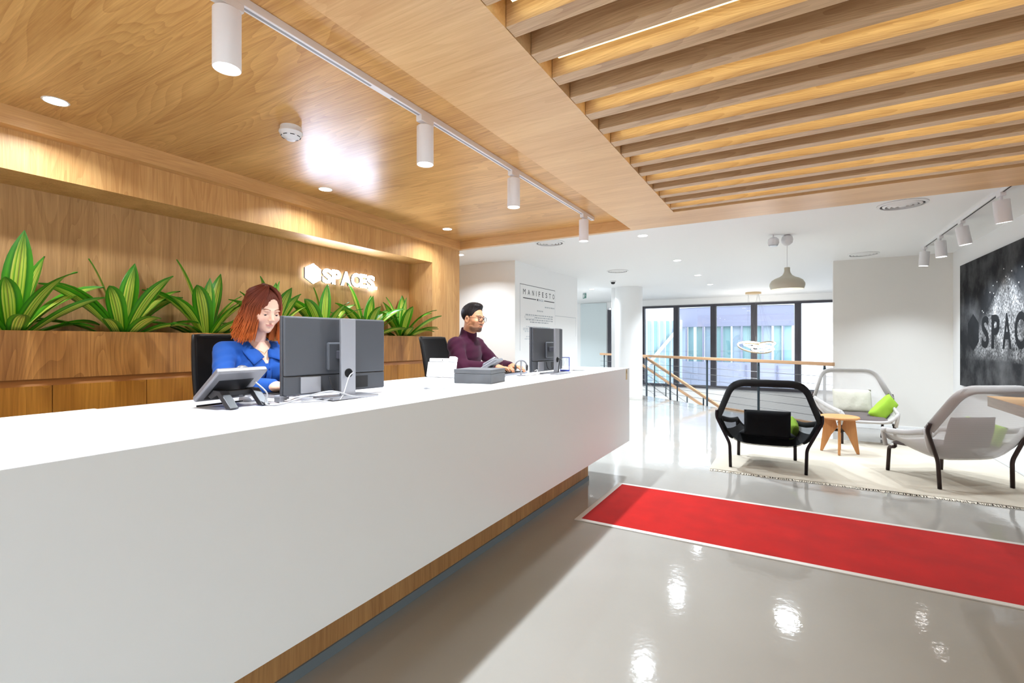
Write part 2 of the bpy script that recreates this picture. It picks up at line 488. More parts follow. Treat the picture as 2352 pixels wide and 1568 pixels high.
# window added out of view behind the camera, daylight for the desk front
w2 = MB(); w2.box(XR + 0.05, XR + 0.15, -3.5, 0.6, 2.39, 2.45); w2.box(XR + 0.05, XR + 0.15, -3.5, 0.6, 0.25, 0.31)
w2 = struct(w2.build('window_added', M['darkframe']))
for yk in (-3.5, -2.5, -1.48, -0.46, 0.54):
    MB().box(XR + 0.05, XR + 0.15, yk, yk + 0.06, 0.31, 2.39).build('mullion', M['darkframe'], w2)
for yk in (-3.44, -2.44, -1.42, -0.40):
    MB().box(XR + 0.09, XR + 0.105, yk, yk + 0.94, 0.31, 2.39).build('pane', M['glass'], w2)

# window wall across the stairwell
YWIN = 15.2
ww = MB(); ww.box(-8, -5.21, YWIN, YWIN + 0.2, -3.3, 2.75); ww.box(-5.21, XR, YWIN, YWIN + 0.2, -3.3, -0.03); ww.box(-5.21, XR, YWIN, YWIN + 0.2, 2.45, 2.75)
ww = struct(ww.build('wall_window', M['white']))
MB().box(-6.15, -5.24, YWIN - 0.03, YWIN, 0.02, 2.62).build('frosted_panel', M['frosted'], ww, bevel=0.004)
mull = [(-5.207, -5.089), (-4.14, -4.0), (-3.121, -2.961), (-2.065, -1.905), (-0.998, -0.838), (0.072, 0.232), (1.14, 1.30), (1.97, 2.03)]
win = MB(); win.box(-5.09, XR, YWIN - 0.02, YWIN + 0.10, 2.385, 2.45)
win = struct(win.build('window_1', M['darkframe']))
MB().box(-5.09, XR, YWIN - 0.05, YWIN + 0.10, -0.03, 0.05).build('window_sill', M['darkframe'], win)
for (a, b) in mull:
    mm = MB(); mm.box(a, b, YWIN - 0.03, YWIN + 0.12, 0.05, 2.385)
    if b - a > 0.13:
        mm.box((a + b) / 2 - 0.012, (a + b) / 2 + 0.012, YWIN - 0.045, YWIN - 0.03, 0.05, 2.385)
    mm.build('mullion', M['darkframe'], win)
for i in range(len(mull) - 1):
    MB().box(mull[i][1], mull[i + 1][0], YWIN + 0.03, YWIN + 0.045, 0.05, 2.385).build('pane', M['glass'], win)

# round column and the casing beside it
cc = (-3.373, 11.361)
struct(MB().lathe([(0.32, 0.0), (0.32, 2.64)], 48, (cc[0], cc[1], 0)).build('column', M['white'], smooth=40))
struct(MB().lathe([(0.328, 0.0), (0.328, 0.06), (0.32, 0.063)], 48, (cc[0], cc[1], 0)).build('trim_2', M['warmwhite'], smooth=40))
struct(MB().cbox((-3.70, 11.30, 1.32), (0.11, 0.14, 2.64)).build('trim_3', M['white'], bevel=0.004))

# floor edge at the stairwell: wood nosing and white fascia
e = Vector((EDGE[1][0] - EDGE[0][0], EDGE[1][1] - EDGE[0][1], 0)).normalized()
ang = math.atan2(e.y, e.x)
ML = Matrix.Translation((EDGE[0][0], EDGE[0][1], 0)) @ Matrix.Rotation(ang, 4, 'Z')
LE = (Vector(EDGE[1]) - Vector(EDGE[0])).length
struct(MB().box(0, 2.25, -0.05, 0.02, -0.06, 0.03, ML).build('trim_4', M['rail']))
struct(MB().box(0, LE, -0.02, -0.002, -0.6, -0.061, ML).build('trim_5', M['white']))

# stairs going down behind the balustrade
st = MB()
dn = Vector((0.788, -0.616, 0)); nn = Vector((0.616, 0.788, 0)); p0 = Vector((-3.11, 11.98, 0))
SM = Matrix.Translation(p0) @ Matrix.Rotation(math.atan2(dn.y, dn.x), 4, 'Z')
for i in range(11):
    st.box(-0.9 + 0.30 * i, -0.9 + 0.30 * (i + 1) + 0.02, 0.14, 1.26, -0.12 - 0.165 * (i + 1), -0.165 * (i + 1) + 0.02, SM)
stairs = tag(st.build('staircase', M['warmwhite']), 'pale staircase going down behind the cable balustrade', 'stairs')

# daylight side: office block across the courtyard
ob = thing('office_building', 'curved office block with lavender bands and mint glass beyond the windows', 'building', (-2.3, 24.0, 0))
m_lav = mat('lavender grey cladding', rgb(150, 152, 176), 0.6)
m_lav2 = mat('pale lavender cladding', rgb(172, 174, 194), 0.6)
m_mint = mat('mint glass', rgb(150, 190, 192), 0.15)
m_blue = mat('pale blue glass', rgb(176, 194, 208), 0.12)
m_pale = mat('white cladding', rgb(226, 230, 234), 0.5)
def arc(a, r): return (r * math.sin(a), -r * math.cos(a) + 6.5)
def band(r, t, a0, a1, z0, z1, n=14):
    b = MB(); q = [arc(a0 + (a1 - a0) * i / n, r) for i in range(n + 1)] + [arc(a1 - (a1 - a0) * i / n, r - t) for i in range(n + 1)]
    return b.prism(q, z0, z1)
AS, AE = -0.40, 0.38
band(6.5, 0.3, AS, AE, 2.05, 2.95).build('upper_band', m_lav, ob, smooth=30)
band(6.55, 0.4, AS, AE, 2.96, 3.12).build('roof_edge', m_pale, ob, smooth=30)
band(6.7, 0.5, AS, AE, -2.6, 0.40).build('lower_band', m_lav2, ob, smooth=30)
for i in range(12):
    a0 = AS + (AE - AS) * i / 12; a1 = AS + (AE - AS) * (i + 1) / 12
    band(6.3, 0.05, a0 + 0.004, a1 - 0.004, 0.40, 2.05, 2).build('glass_panel', m_mint if i % 3 else m_blue, ob)
    x, yq = arc(a0, 6.42)
    MB().cbox((x, yq, 1.22), (0.07, 0.16, 1.64)).build('fin', m_lav if i % 2 else m_pale, ob)
    if i % 3 == 1: MB().cbox((x + 0.2, yq - 0.28, -0.9), (0.05, 0.05, 2.4)).build('downpipe', m_lav, ob)
ow = thing('office_wing', 'mint glazed wing with white diagonal brace beyond the window next to the column', 'building', (-5.9, 18.0, 0), R(-11.3))
for i in range(10):
    MB().box(0, 0.06, 0.62 * i, 0.55 + 0.62 * i, -2.5, 2.15 + 0.02 * i).build('glass_panel', m_mint if i % 2 else m_blue, ow)
    MB().box(-0.02, 0.16, 0.55 + 0.62 * i, 0.62 + 0.62 * i, -2.5, 2.2 + 0.02 * i).build('fin', m_pale, ow)
MB().tube([(0.24, 1.2, -0.2), (0.24, 5.6, 2.0)], 0.10, 4).build('diagonal_brace', m_pale, ow)
struct(MB().box(-30, 30, 15.5, 60, -3.6, -3.5).build('ground', mat('courtyard paving', rgb(205, 205, 205), 0.8)))

# ================================================================== balustrade
bal = thing('balustrade', 'wooden handrail on dark steel posts with cables along the stairwell', 'railing', (-3.11, 11.98, 0), math.atan2(-0.616, 0.788))
for t in (-1.9, -0.95, 0.0, 0.87, 2.01, 3.28, 4.53):
    pb = MB(); pb.box(t - 0.022, t + 0.022, -0.008, 0.008, 0.0, 0.93); pb.box(t - 0.008, t + 0.008, -0.02, 0.02, 0.90, 0.965)
    pb.build('post', M['steel'], bal, bevel=0.003)
for z in (0.14, 0.27, 0.40, 0.53, 0.66, 0.79):
    MB().tube([(-2.1, 0, z), (4.66, 0, z)], 0.004, 6).build('cable', M['wire'], bal)
MB().box(-2.1, 4.68, -0.028, 0.028, 0.962, 1.02).build('handrail', M['rail'], bal, bevel=0.008)
def stair_rail(name, label, off, s0, z0, s1, z1):
    t = thing(name, label, 'railing', (-3.11, 11.98, 0), math.atan2(-0.616, 0.788))
    v = Vector((s1 - s0, 0, z1 - z0)); ln = v.length; a = math.atan2(z1 - z0, s1 - s0)
    Mx = Matrix.Translation((s0, off, z0)) @ Matrix.Rotation(-a, 4, 'Y')
    MB().box(0, ln, -0.026, 0.026, -0.03, 0.03, Mx).build('handrail', M['rail'], t, bevel=0.006)
    n = 4
    for i in range(n):
        s = s0 + (s1 - s0) * (i + 0.5) / n; z = z0 + (z1 - z0) * (i + 0.5) / n
        MB().box(s - 0.016, s + 0.016, off - 0.006, off + 0.006, z - 0.9, z - 0.03).build('post', M['steel'], t)
    for q in (0.2, 0.4, 0.6):
        MB().tube([(s0, off, z0 - q), (s1, off, z1 - q)], 0.004, 6).build('cable', M['wire'], t)
    return t
stair_rail('stair_railing', 'sloping wooden stair handrail just behind the balustrade, the upper of two', 0.12, -0.25, 0.97, 3.0, -0.29)
stair_rail('stair_railing', 'sloping wooden stair handrail on the window side of the stairs, the lower of two', 1.2, -1.95, 0.735, 1.3, -0.47)

# ================================================================== reception desk
D = 1.08
desk = thing('reception_desk', 'long white reception desk floating on a recessed oak plinth', 'desk', (-1.44, -0.9, 0))
def dk(b, name, m, **k):
    for i, p in enumerate(b.v): b.v[i] = (p[0] + 1.44, p[1] + 0.9, p[2])
    return b.build(name, m, desk, **k)
XF, XB, YE = -1.44, -2.43, 4.875
dk(MB().box(XF - 0.03, XF, -0.9, YE, 0.33, D), 'front_panel', M['desk'], bevel=0.002)
dk(MB().box(XB + 0.02, XF - 0.03, YE - 0.03, YE, 0.33, D - 0.002), 'end_panel', M['desk'], bevel=0.002)
dk(MB().box(XB, XF - 0.03, -0.9, 0.83, D - 0.03, D), 'worktop', M['desktop'], bevel=0.002)
dk(MB().box(-1.78, XF - 0.03, 0.83, YE - 0.03, D - 0.03, D), 'worktop', M['desktop'], bevel=0.002)
dk(MB().box(XB, -1.78, 0.832, 2.30, D - 0.03, D - 0.003), 'inset_worktop', M['inset'], bevel=0.0015)
dk(MB().box(XB, -1.78, 2.302, YE - 0.03, D - 0.03, D - 0.0012), 'worktop', M['desktop'], bevel=0.0015)
dk(MB().box(-2.0, XF - 0.03, -0.9, YE - 0.03, 0.33, 0.36), 'underside', M['desk'])
dk(MB().box(-2.12, -1.711, -0.9, 4.416, 0.0, 0.33), 'plinth', M['plinth'])
dk(MB().box(-1.711, -1.703, -0.9, 4.42, 0.0, 0.045), 'skirting', M['skirt'])
dk(MB().box(-2.02, -2.0, -0.9, YE - 0.03, 0.33, D - 0.03), 'inner_panel', M['desk'])
sk = MB(); sk.box(XF, XF + 0.0012, 4.755, 4.80, 0.965, 1.07)
sticker = tag(sk.build('gold_sticker', mat('gold foil', rgb(206, 180, 120), 0.4, 0.3)), 'small gold sticker on the far corner of the white desk front', 'sticker')
mk = MB(); mk.prism([(4.762, 1.025), (4.778, 1.064), (4.794, 1.025), (4.788, 1.025), (4.778, 1.05), (4.768, 1.025)], XF + 0.0012, XF + 0.0018, 'x')
mk.build('emblem', mat('dark print', rgb(70, 62, 50), 0.6), sticker)

# ================================================================== planter cabinets under the niche
pc = thing('planter_cabinet', 'long veneered cabinet with planter trough below the lit sign', 'cabinet', (XW, -0.6, 0))
def pk(b, name, m, **k):
    for i, p in enumerate(b.v): b.v[i] = (p[0] - XW, p[1] + 0.6, p[2])
    return b.build(name, m, pc, **k)
pk(MB().box(XW - 0.02, XW, -0.6, 4.63, 1.128, 1.414), 'front_panel', M['cabinet'], bevel=0.0015)
pk(MB().box(-4.209, XW - 0.02, -0.6, 4.629, 0.0, 1.125), 'carcass', M['cabinet'])
pk(MB().prism([(XW - 0.001, 1.0882), (XW - 0.02, 1.1278), (XW - 0.03, 1.1278), (XW - 0.03, 1.0882)], -0.6, 4.63, 'y'), 'grip_recess', mat('recess wood', rgb(176, 118, 64), 0.5))
pk(MB().box(-4.209, XW - 0.02, -0.6, 4.629, 1.13, 1.30), 'soil', mat('dark soil', rgb(52, 40, 30), 0.95, bump=(60, 0.8, 0.02)))
y = 1.106 - 0.487 * 3
door_me = None
while y < 4.6:
    y1 = min(y + 0.487, 4.63)
    if door_me is None or y1 - y < 0.48:
        o = MB().box(-0.02, 0.0, 0.002, y1 - y - 0.002, 0.06, 1.088).build('door', M['door'], pc, bevel=0.0012)
        if door_me is None: door_me = o.data
    else:
        o = link('door', door_me, None, pc, bevel=0.0012)
    o.location.y = y + 0.6
    y += 0.487

# ================================================================== red runner
rn = thing('floor_runner', 'red carpet runner with a pale aluminium border inset in the floor', 'carpet', (-1.42, 3.38, 0))
m_red = mat('red carpet pile', rgb(178, 14, 8), 0.95, bump=(700, 0.5, 0.002), spec=0.1, sheen=0.1, vary=(5, 0.12))
m_bord = mat('pale aluminium', rgb(214, 210, 206), 0.45, 0.1)
MB().box(0.04, 3.44, 0.04, 1.055, 0.0005, 0.006).build('carpet', m_red, rn)
for (a, b, c, d) in [(0, 3.44, 0, 0.04), (0, 3.44, 1.055, 1.095), (0, 0.04, 0.04, 1.055)]:
    MB().box(a, b, c, d, 0.0005, 0.007).build('border', m_bord, rn)

# ================================================================== cream rug
rug = thing('area_rug', 'cream wool rug with fringed edge under the lounge chairs', 'rug', (-0.75, 5.42, 0))
m_rug = mat('cream wool', rgb(192, 182, 166), 0.95, spec=0.1, bump=(260, 0.5, 0.004), vary=(2.5, 0.06), sheen=0.1)
def rugp(u, v):
    x = u * 2.74; yy = v * 2.5
    wob = 0.012 * math.sin(x * 7.3) + 0.008 * math.sin(x * 17 + 1)
    return (x, yy + (wob if v < 0.01 else 0), 0.013 + 0.0015 * math.sin(x * 9 + yy * 5))
rb = MB().grid(rugp, 60, 40)
rb.build('pile', m_rug, rug, smooth=True)
rb2 = MB()
rb2.box(0.005, 2.735, 0.02, 2.49, 0.001, 0.0125).build('backing', m_rug, rug)
fr = MB(); rnd = random.Random(5)
for i in range(330):
    x = 0.01 + i * 2.72 / 330
    a = rnd.uniform(-0.4, 0.4); l = rnd.uniform(0.025, 0.05)
    fr.tube([(x, 0.012, 0.008), (x + 0.5 * l * a, -0.5 * l, 0.006), (x + l * a, -l, 0.003)], [0.004, 0.0035, 0.002], 4)
o = fr.build('fringe', mat('fringe wool', rgb(226, 218, 204), 0.95), rug); o['kind'] = 'stuff'

# ================================================================== track lights over the desk
TX = -1.815
tk = thing('ceiling_track', 'white track on the oak ceiling running above the desk', 'light track', (TX, 0, Z_COFFER))
MB().box(-0.018, 0.018, -1.5, 4.82, -0.034, 0.0).build('rail', M['whitemetal'], tk, bevel=0.002)
for (a, b) in ((-1.4, 1.72), (1.86, 4.78)):
    MB().box(-0.006, 0.006, a, b, -0.0352, -0.034).build('slot', M['slotgrey'], tk)
ts_labels = {1.012: 'white cylinder spotlight on the desk track, largest one above the woman', 2.131: 'white cylinder spotlight on the desk track, second from the camera',
             3.146: 'white cylinder spotlight on the desk track, third from the camera', 4.564: 'white cylinder spotlight at the far end of the desk track', -0.15: 'white cylinder spotlight on the desk track overhead of the camera'}
proto = None
def make_track_spot(label, loc, group):
    t = thing('track_spotlight', label, 'spotlight', loc, 0, group)
    MB().box(-0.02, 0.02, -0.055, 0.055, -0.032, 0.0).build('adapter', M['whitemetal'], t, bevel=0.003)
    MB().lathe([(0.018, -0.032), (0.018, -0.048)], 16).build('swivel', M['whitemetal'], t, smooth=40)
    MB().lathe([(0.0, -0.046), (0.044, -0.046), (0.048, -0.05), (0.048, -0.262), (0.0465, -0.264), (0.043, -0.262), (0.043, -0.252), (0.0, -0.252)], 32).build('housing', M['whitemetal'], t, smooth=40)
    MB().lathe([(0.0, -0.2545), (0.0425, -0.2545)], 32).build('lens', M['lampcool'], t)
    return t
for yk, lb in ts_labels.items():
    if proto is None:
        proto = make_track_spot(lb, (TX, yk, Z_COFFER - 0.034), 'spotlights on the desk track')
    else:
        dup_tree(proto, (TX, yk, Z_COFFER - 0.034), 0, lb)
    spot((TX, yk, Z_COFFER - 0.034 - 0.27), (TX, yk, 0), P_TRACK, 110, 0.75, 0.022)

# gallery track by the painting
GX = 1.54
gk = thing('ceiling_track', 'white track on the white ceiling beside the black painting', 'light track', (GX, 0, Z_CEIL))
MB().box(-0.018, 0.018, 5.25, 8.45, -0.03, 0.0).build('rail', M['whitemetal'], gk, bevel=0.002)
MB().box(-0.006, 0.006, 5.3, 8.4, -0.0312, -0.03).build('slot', M['darkslot'], gk)
gp = None
gl = [(5.62, 'white gallery spotlight nearest the oak ceiling edge'), (6.72, 'white gallery spotlight, second from the oak ceiling edge'),
      (7.55, 'white gallery spotlight, third from the oak ceiling edge'), (8.32, 'white gallery spotlight at the far end of its track')]
for i, (yk, lb) in enumerate(gl):
    t = thing('gallery_spotlight', lb, 'spotlight', (GX, yk, Z_CEIL - 0.03), 0, 'spotlights by the painting')
    MB().box(-0.02, 0.02, -0.05, 0.05, -0.03, 0.0).build('adapter', M['whitemetal'], t, bevel=0.003)
    MB().lathe([(0.012, -0.075), (0.012, -0.03)], 12).build('swivel', M['whitemetal'], t, smooth=40)
    Mt = Matrix.Translation((0, 0, -0.06)) @ Matrix.Rotation(R((-7, -10, -3, 4)[i]), 4, 'Y') @ Matrix.Rotation(R((6, 2, 0, 3)[i]), 4, 'X')
    MB().lathe([(0.0, 0.0), (0.052, 0.0), (0.055, -0.004), (0.055, -0.19), (0.049, -0.19), (0.049, -0.18), (0.0, -0.18)], 28, (0, 0, 0), Mt).build('housing', M['whitemetal'], t, smooth=40)
    MB().lathe([(0.0, -0.1805), (0.0485, -0.1805)], 28, (0, 0, 0), Mt).build('lens', M['lampcool'], t)
    q = Mt @ Vector((0, 0, -0.2)); dirv = (Mt.to_3x3() @ Vector((0, 0, -1)))
    pos = Vector((GX, yk, Z_CEIL - 0.03)) + q
    spot(pos, pos + dirv, P_GALLERY, 115, 0.8, 0.04)

# recessed downlights
def downlight(loc, r, label, group, power, spread=140, m=None):
    t = thing('downlight', label, 'downlight', loc, 0, group)
    MB().lathe([(r * 0.9, 0.0), (r * 0.9, -0.002), (r, -0.003), (r * 1.06, 0.0)], 32).build('rim', M['whiteplastic'], t, smooth=40)
    MB().lathe([(0.0, -0.0018), (r * 0.9, -0.0018)], 32).build('diffuser', m or M['lamp'], t)
    disc((loc[0], loc[1], loc[2] - 0.006), power, r * 0.9, spread)
    return t
g = 'downlights in the oak ceiling'
for yk, lb in ((1.015, 'round recessed downlight in the oak ceiling, nearest the camera'), (2.77, 'round recessed downlight in the oak ceiling, middle of three'),
               (4.465, 'round recessed downlight in the oak ceiling, far corner'), (-0.72, 'round recessed downlight in the oak ceiling, out beside the camera')):
    downlight((-3.47, yk, Z_COFFER), 0.056, lb, g, P_COFFER)
g = 'downlights in the white ceiling'
for (xk, yk, lb) in ((-1.57, 5.87, 'small downlight in the white ceiling just past the oak edge'), (-1.575, 7.94, 'small downlight in the white ceiling, second of the centre row'),
                     (-1.58, 9.92, 'small downlight in the white ceiling, third of the centre row'), (-1.59, 11.65, 'small downlight in the white ceiling, farthest of the centre row'),
                     (-4.27, 5.80, 'small downlight in the white ceiling beside the oak wall end'), (-4.26, 11.25, 'small downlight in the white ceiling above the far corridor')):
    downlight((xk, yk, Z_CEIL), 0.062, lb, g, P_DOWN * (0.45 if yk == 5.80 else 1.0))
for (xk, lb) in ((-2.6, 'added fill downlight behind the camera at the desk end'), (-0.6, 'added fill downlight behind the camera in the middle of its row'), (1.2, 'added fill downlight behind the camera beside the white wall')):
    downlight((xk, -3.0, Z_CEIL), 0.062, lb, 'added fill downlights behind the camera', P_DOWN)  # unseen row added as fill light for the desk front and room
downlight((-6.6, 12.2, Z_CEIL), 0.062, 'added fill downlight out of view round the corner in the far corridor', 'downlights in the white ceiling', P_DOWN * 2.2)  # added out of view to brighten the frosted panel in the corridor

# round air vents
m_vent = mat('pale vent metal', rgb(226, 226, 226), 0.4)
vp = None
for (xk, yk, lb) in ((0.90, 5.75, 'round ringed air vent nearest the gallery spotlights'), (0.915, 8.73, 'round ringed air vent before the far white wall'),
                     (-2.75, 8.57, 'round ringed air vent in front of the round column'), (-2.73, 5.67, 'round ringed air vent just past the desk end')):
    if vp is None:
        vp = thing('air_vent', lb, 'air vent', (xk, yk, Z_CEIL), 0, 'round ceiling vents')
        MB().lathe([(0.0, -0.0008), (0.185, -0.0008)], 40).build('backing', mat('vent shadow', rgb(196, 196, 196), 0.7), vp)
        for (a, b, h) in ((0.17, 0.195, 0.014), (0.13, 0.152, 0.02), (0.092, 0.114, 0.024), (0.052, 0.076, 0.026)):
            MB().lathe([(a, -0.001), (a, -h), (b, -h * 0.55), (b, -0.001)], 40).build('ring', m_vent, vp, smooth=30)
        MB().lathe([(0.0, -0.022), (0.03, -0.022), (0.034, -0.001)], 24).build('hub', m_vent, vp, smooth=30)
    else:
        dup_tree(vp, (xk, yk, Z_CEIL), 0, lb)

# smoke detector on the oak ceiling
sd = thing('smoke_detector', 'white domed smoke detector on the oak ceiling', 'smoke detector', (-2.647, 1.861, Z_COFFER))
MB().lathe([(0.060, 0.0), (0.062, -0.020), (0.060, -0.028), (0.056, -0.036)], 36).build('base', M['whiteplastic'], sd, smooth=30)
MB().lathe([(0.066, -0.026), (0.068, -0.036), (0.058, -0.056), (0.034, -0.070), (0.024, -0.080), (0.0, -0.083)], 36).build('cap', M['whiteplastic'], sd, smooth=30)
for k in range(8):
    a0 = 2 * PI * k / 8 + 0.1
    q = MB().tube([(0.0545 * math.cos(a0 + 0.09 * i), 0.0545 * math.sin(a0 + 0.09 * i), -0.0595) for i in range(6)], 0.0025, 5)
    q.build('slit', M['darkslot'], sd)

# wall sensor camera and exit sign
dc = thing('dome_camera', 'black and white dome security camera on the white ceiling', 'security camera', (-3.289, 9.938, Z_CEIL))
MB().lathe([(0.06, 0.0), (0.062, -0.02), (0.05, -0.028)], 24).build('base', M['whiteplastic'], dc, smooth=40)
MB().lathe([(0.046, -0.028), (0.044, -0.045), (0.03, -0.066), (0.0, -0.074)], 24).build('dome', M['black'], dc, smooth=40)
ex = thing('exit_sign', 'small green emergency exit sign hanging in the far corridor', 'sign', (-4.71, 11.9, 2.55), R(-40))
MB().cbox((0, 0, 0), (0.17, 0.012, 0.13)).build('plate', mat('green sign', rgb(64, 120, 108), 0.4), ex)
MB().cbox((0, 0, 0.077), (0.17, 0.02, 0.026)).build('housing', M['whiteplastic'], ex)
px = MB(); px.box(-0.065, -0.015, -0.008, -0.0062, -0.045, 0.045); px.box(0.02, 0.065, -0.008, -0.0062, 0.005, 0.02); px.box(0.02, 0.035, -0.008, -0.0062, -0.045, 0.045)
px.build('pictogram', M['whiteplastic'], ex)

# ================================================================== lit sign in the niche
def on_wall(o, origin, axis):
    """stand a flat x-y mesh on a wall: axis '+x' faces +X reading along +Y, '-x' faces -X reading along -Y"""
    if axis == '+x': Rm = Matrix(((0, 0, 1), (1, 0, 0), (0, 1, 0)))
    else: Rm = Matrix(((0, 0, -1), (-1, 0, 0), (0, 1, 0)))
    o.matrix_local = Matrix.Translation(origin) @ Rm.to_4x4()
    return o
sg = thing('wall_sign', 'glowing white SPACES lettering with hexagon logo on the oak niche', 'sign', (XN, 3.08, 1.94))
def hexa(w, h):
    return [(w / 2, 0), (w, h * 0.25), (w, h * 0.75), (w / 2, h), (0, h * 0.75), (0, h * 0.25)]
hx = MB().prism(hexa(0.185, 0.205), 0.0, 0.022)
m_return = mat('grey sign return', rgb(150, 156, 172), 0.5)
o = hx.build('hexagon_logo', M['signlight'], sg); on_wall(o, (0.03, 0.0, -0.01), '+x')
o.data.materials.append(m_return); o.data.materials.append(M['signback'])
for q in o.data.polygons: q.material_index = 0 if q.normal.z > 0.5 else (2 if q.normal.z < -0.5 else 1)
xw = 0.205
for i, (chx, wd) in enumerate((('S', 0.118), ('P', 0.112), ('A', 0.138), ('C', 0.118), ('E', 0.100), ('S', 0.118))):
    me = fit_mesh(text_mesh(chx, 1.0, 0.0, 0.045), wd, 0.152)
    bm = bmesh.new(); bm.from_mesh(me)
    r_ = bmesh.ops.extrude_face_region(bm, geom=bm.faces[:])
    for v in [q for q in r_['geom'] if isinstance(q, bmesh.types.BMVert)]: v.co.z += 0.022
    bmesh.ops.recalc_face_normals(bm, faces=bm.faces); bm.normal_update()
    for q in bm.faces: q.material_index = 0 if q.normal.z > 0.5 else (2 if q.normal.z < -0.5 else 1)
    bm.to_mesh(me); bm.free()
    me.materials.append(M['signlight']); me.materials.append(m_return); me.materials.append(M['signback'])
    o = link('letter', me, None, sg); on_wall(o, (0.03, xw, 0.012), '+x')
    xw += wd + 0.002
o = MB().box(0, 0.03, 0, 0.03, 0, 0.022).build('full_stop', M['signlight'], sg); on_wall(o, (0.03, xw + 0.004, 0.012), '+x')
MB().box(0.002, 0.028, 0.08, 0.10, 0.05, 0.12).build('standoff', M['whitemetal'], sg)

# ================================================================== manifesto printed on the white wall
m_ink = mat('dark grey print', rgb(62, 66, 70), 0.7)
m_ink2 = mat('light grey print', rgb(168, 174, 180), 0.7)
m_ink3 = mat('pale grey print', rgb(206, 211, 216), 0.7)
mf = thing('wall_print', 'grey MANIFESTO text panel printed on the white wall', 'wall print', (-3.8, 6.786, 0))
T_ = 0.0012
def wp(y0, y1, z0, z1, m, name='line'):
    return MB().box(0.0002, T_, y0 - 6.786, y1 - 6.786, z0, z1).build(name, m, mf)
wp(6.786, 8.128, 2.284, 2.292, m_ink, 'border_line'); wp(6.786, 6.793, 1.2, 2.284, m_ink2, 'border_line'); wp(8.122, 8.128, 1.65, 2.284, m_ink3, 'border_line')
wp(8.128, 9.12, 1.825, 1.831, m_ink2, 'border_line'); wp(9.113, 9.12, 1.45, 1.825, m_ink3, 'border_line')
yy = 6.895
for chx, wd in zip('MANIFESTO', (0.082, 0.078, 0.066, 0.014, 0.056, 0.058, 0.064, 0.068, 0.074)):
    me = fit_mesh(text_mesh(chx, 1.0, 0.0, 0.0 if chx == 'M' else 0.010), wd, 0.088)
    o = link('letter', me, m_ink, mf); on_wall(o, (T_, yy - 6.786, 2.128), '+x'); yy += wd + 0.0795
wp(6.895, 7.36, 2.062, 2.076, m_ink); wp(7.67, 8.09, 2.062, 2.076, m_ink)
o = MB().prism(hexa(0.036, 0.042), 0, 0.0008).build('hexagon_logo', m_ink, mf); on_wall(o, (T_, 7.395 - 6.786, 2.048), '+x')
o = link('letter', fit_mesh(text_mesh('SPACES.', 1.0, 0.0, 0.01), 0.20, 0.036), mat('blue grey print', rgb(140, 148, 166), 0.7), mf); on_wall(o, (T_, 7.44 - 6.786, 2.050), '+x')
rnd = random.Random(11)
def text_row(y0, y1, z, h, m):
    b = MB(); y = y0
    while y < y1:
        w = min(rnd.uniform(0.03, 0.11), y1 - y)
        x = y
        while x < y + w:
            c = min(rnd.uniform(0.006, 0.014), y + w - x)
            b.box(0.0002, T_, x - 6.786, x + c - 6.786, z + rnd.uniform(0, 0.2) * h, z + h); x += c + 0.004
        y += w + 0.022
    o = b.build('small_print', m, mf); o['kind'] = 'stuff'
text_row(7.70, 8.09, 1.945, 0.022, m_ink2); text_row(7.40, 7.64, 1.865, 0.024, m_ink2)
for (a, b_, z) in ((6.98, 8.03, 1.785), (7.32, 8.03, 1.745), (6.99, 8.02, 1.705), (7.14, 7.86, 1.665), (7.0, 7.9, 1.585), (6.92, 7.05, 1.545), (6.95, 8.0, 1.505), (7.0, 7.95, 1.42), (6.95, 8.0, 1.38), (7.1, 7.9, 1.30)):
    text_row(a, b_, z, 0.022, m_ink2 if z > 1.66 else m_ink3)
for (a, b_, c, d) in ((6.955, 7.30, 1.738, 1.776), (6.90, 7.07, 1.536, 1.574)):
    for q in ((a, b_, c, c + 0.004), (a, b_, d - 0.004, d), (a, a + 0.006, c, d), (b_ - 0.006, b_, c, d)):
        wp(*q, m_ink2, 'highlight_box')

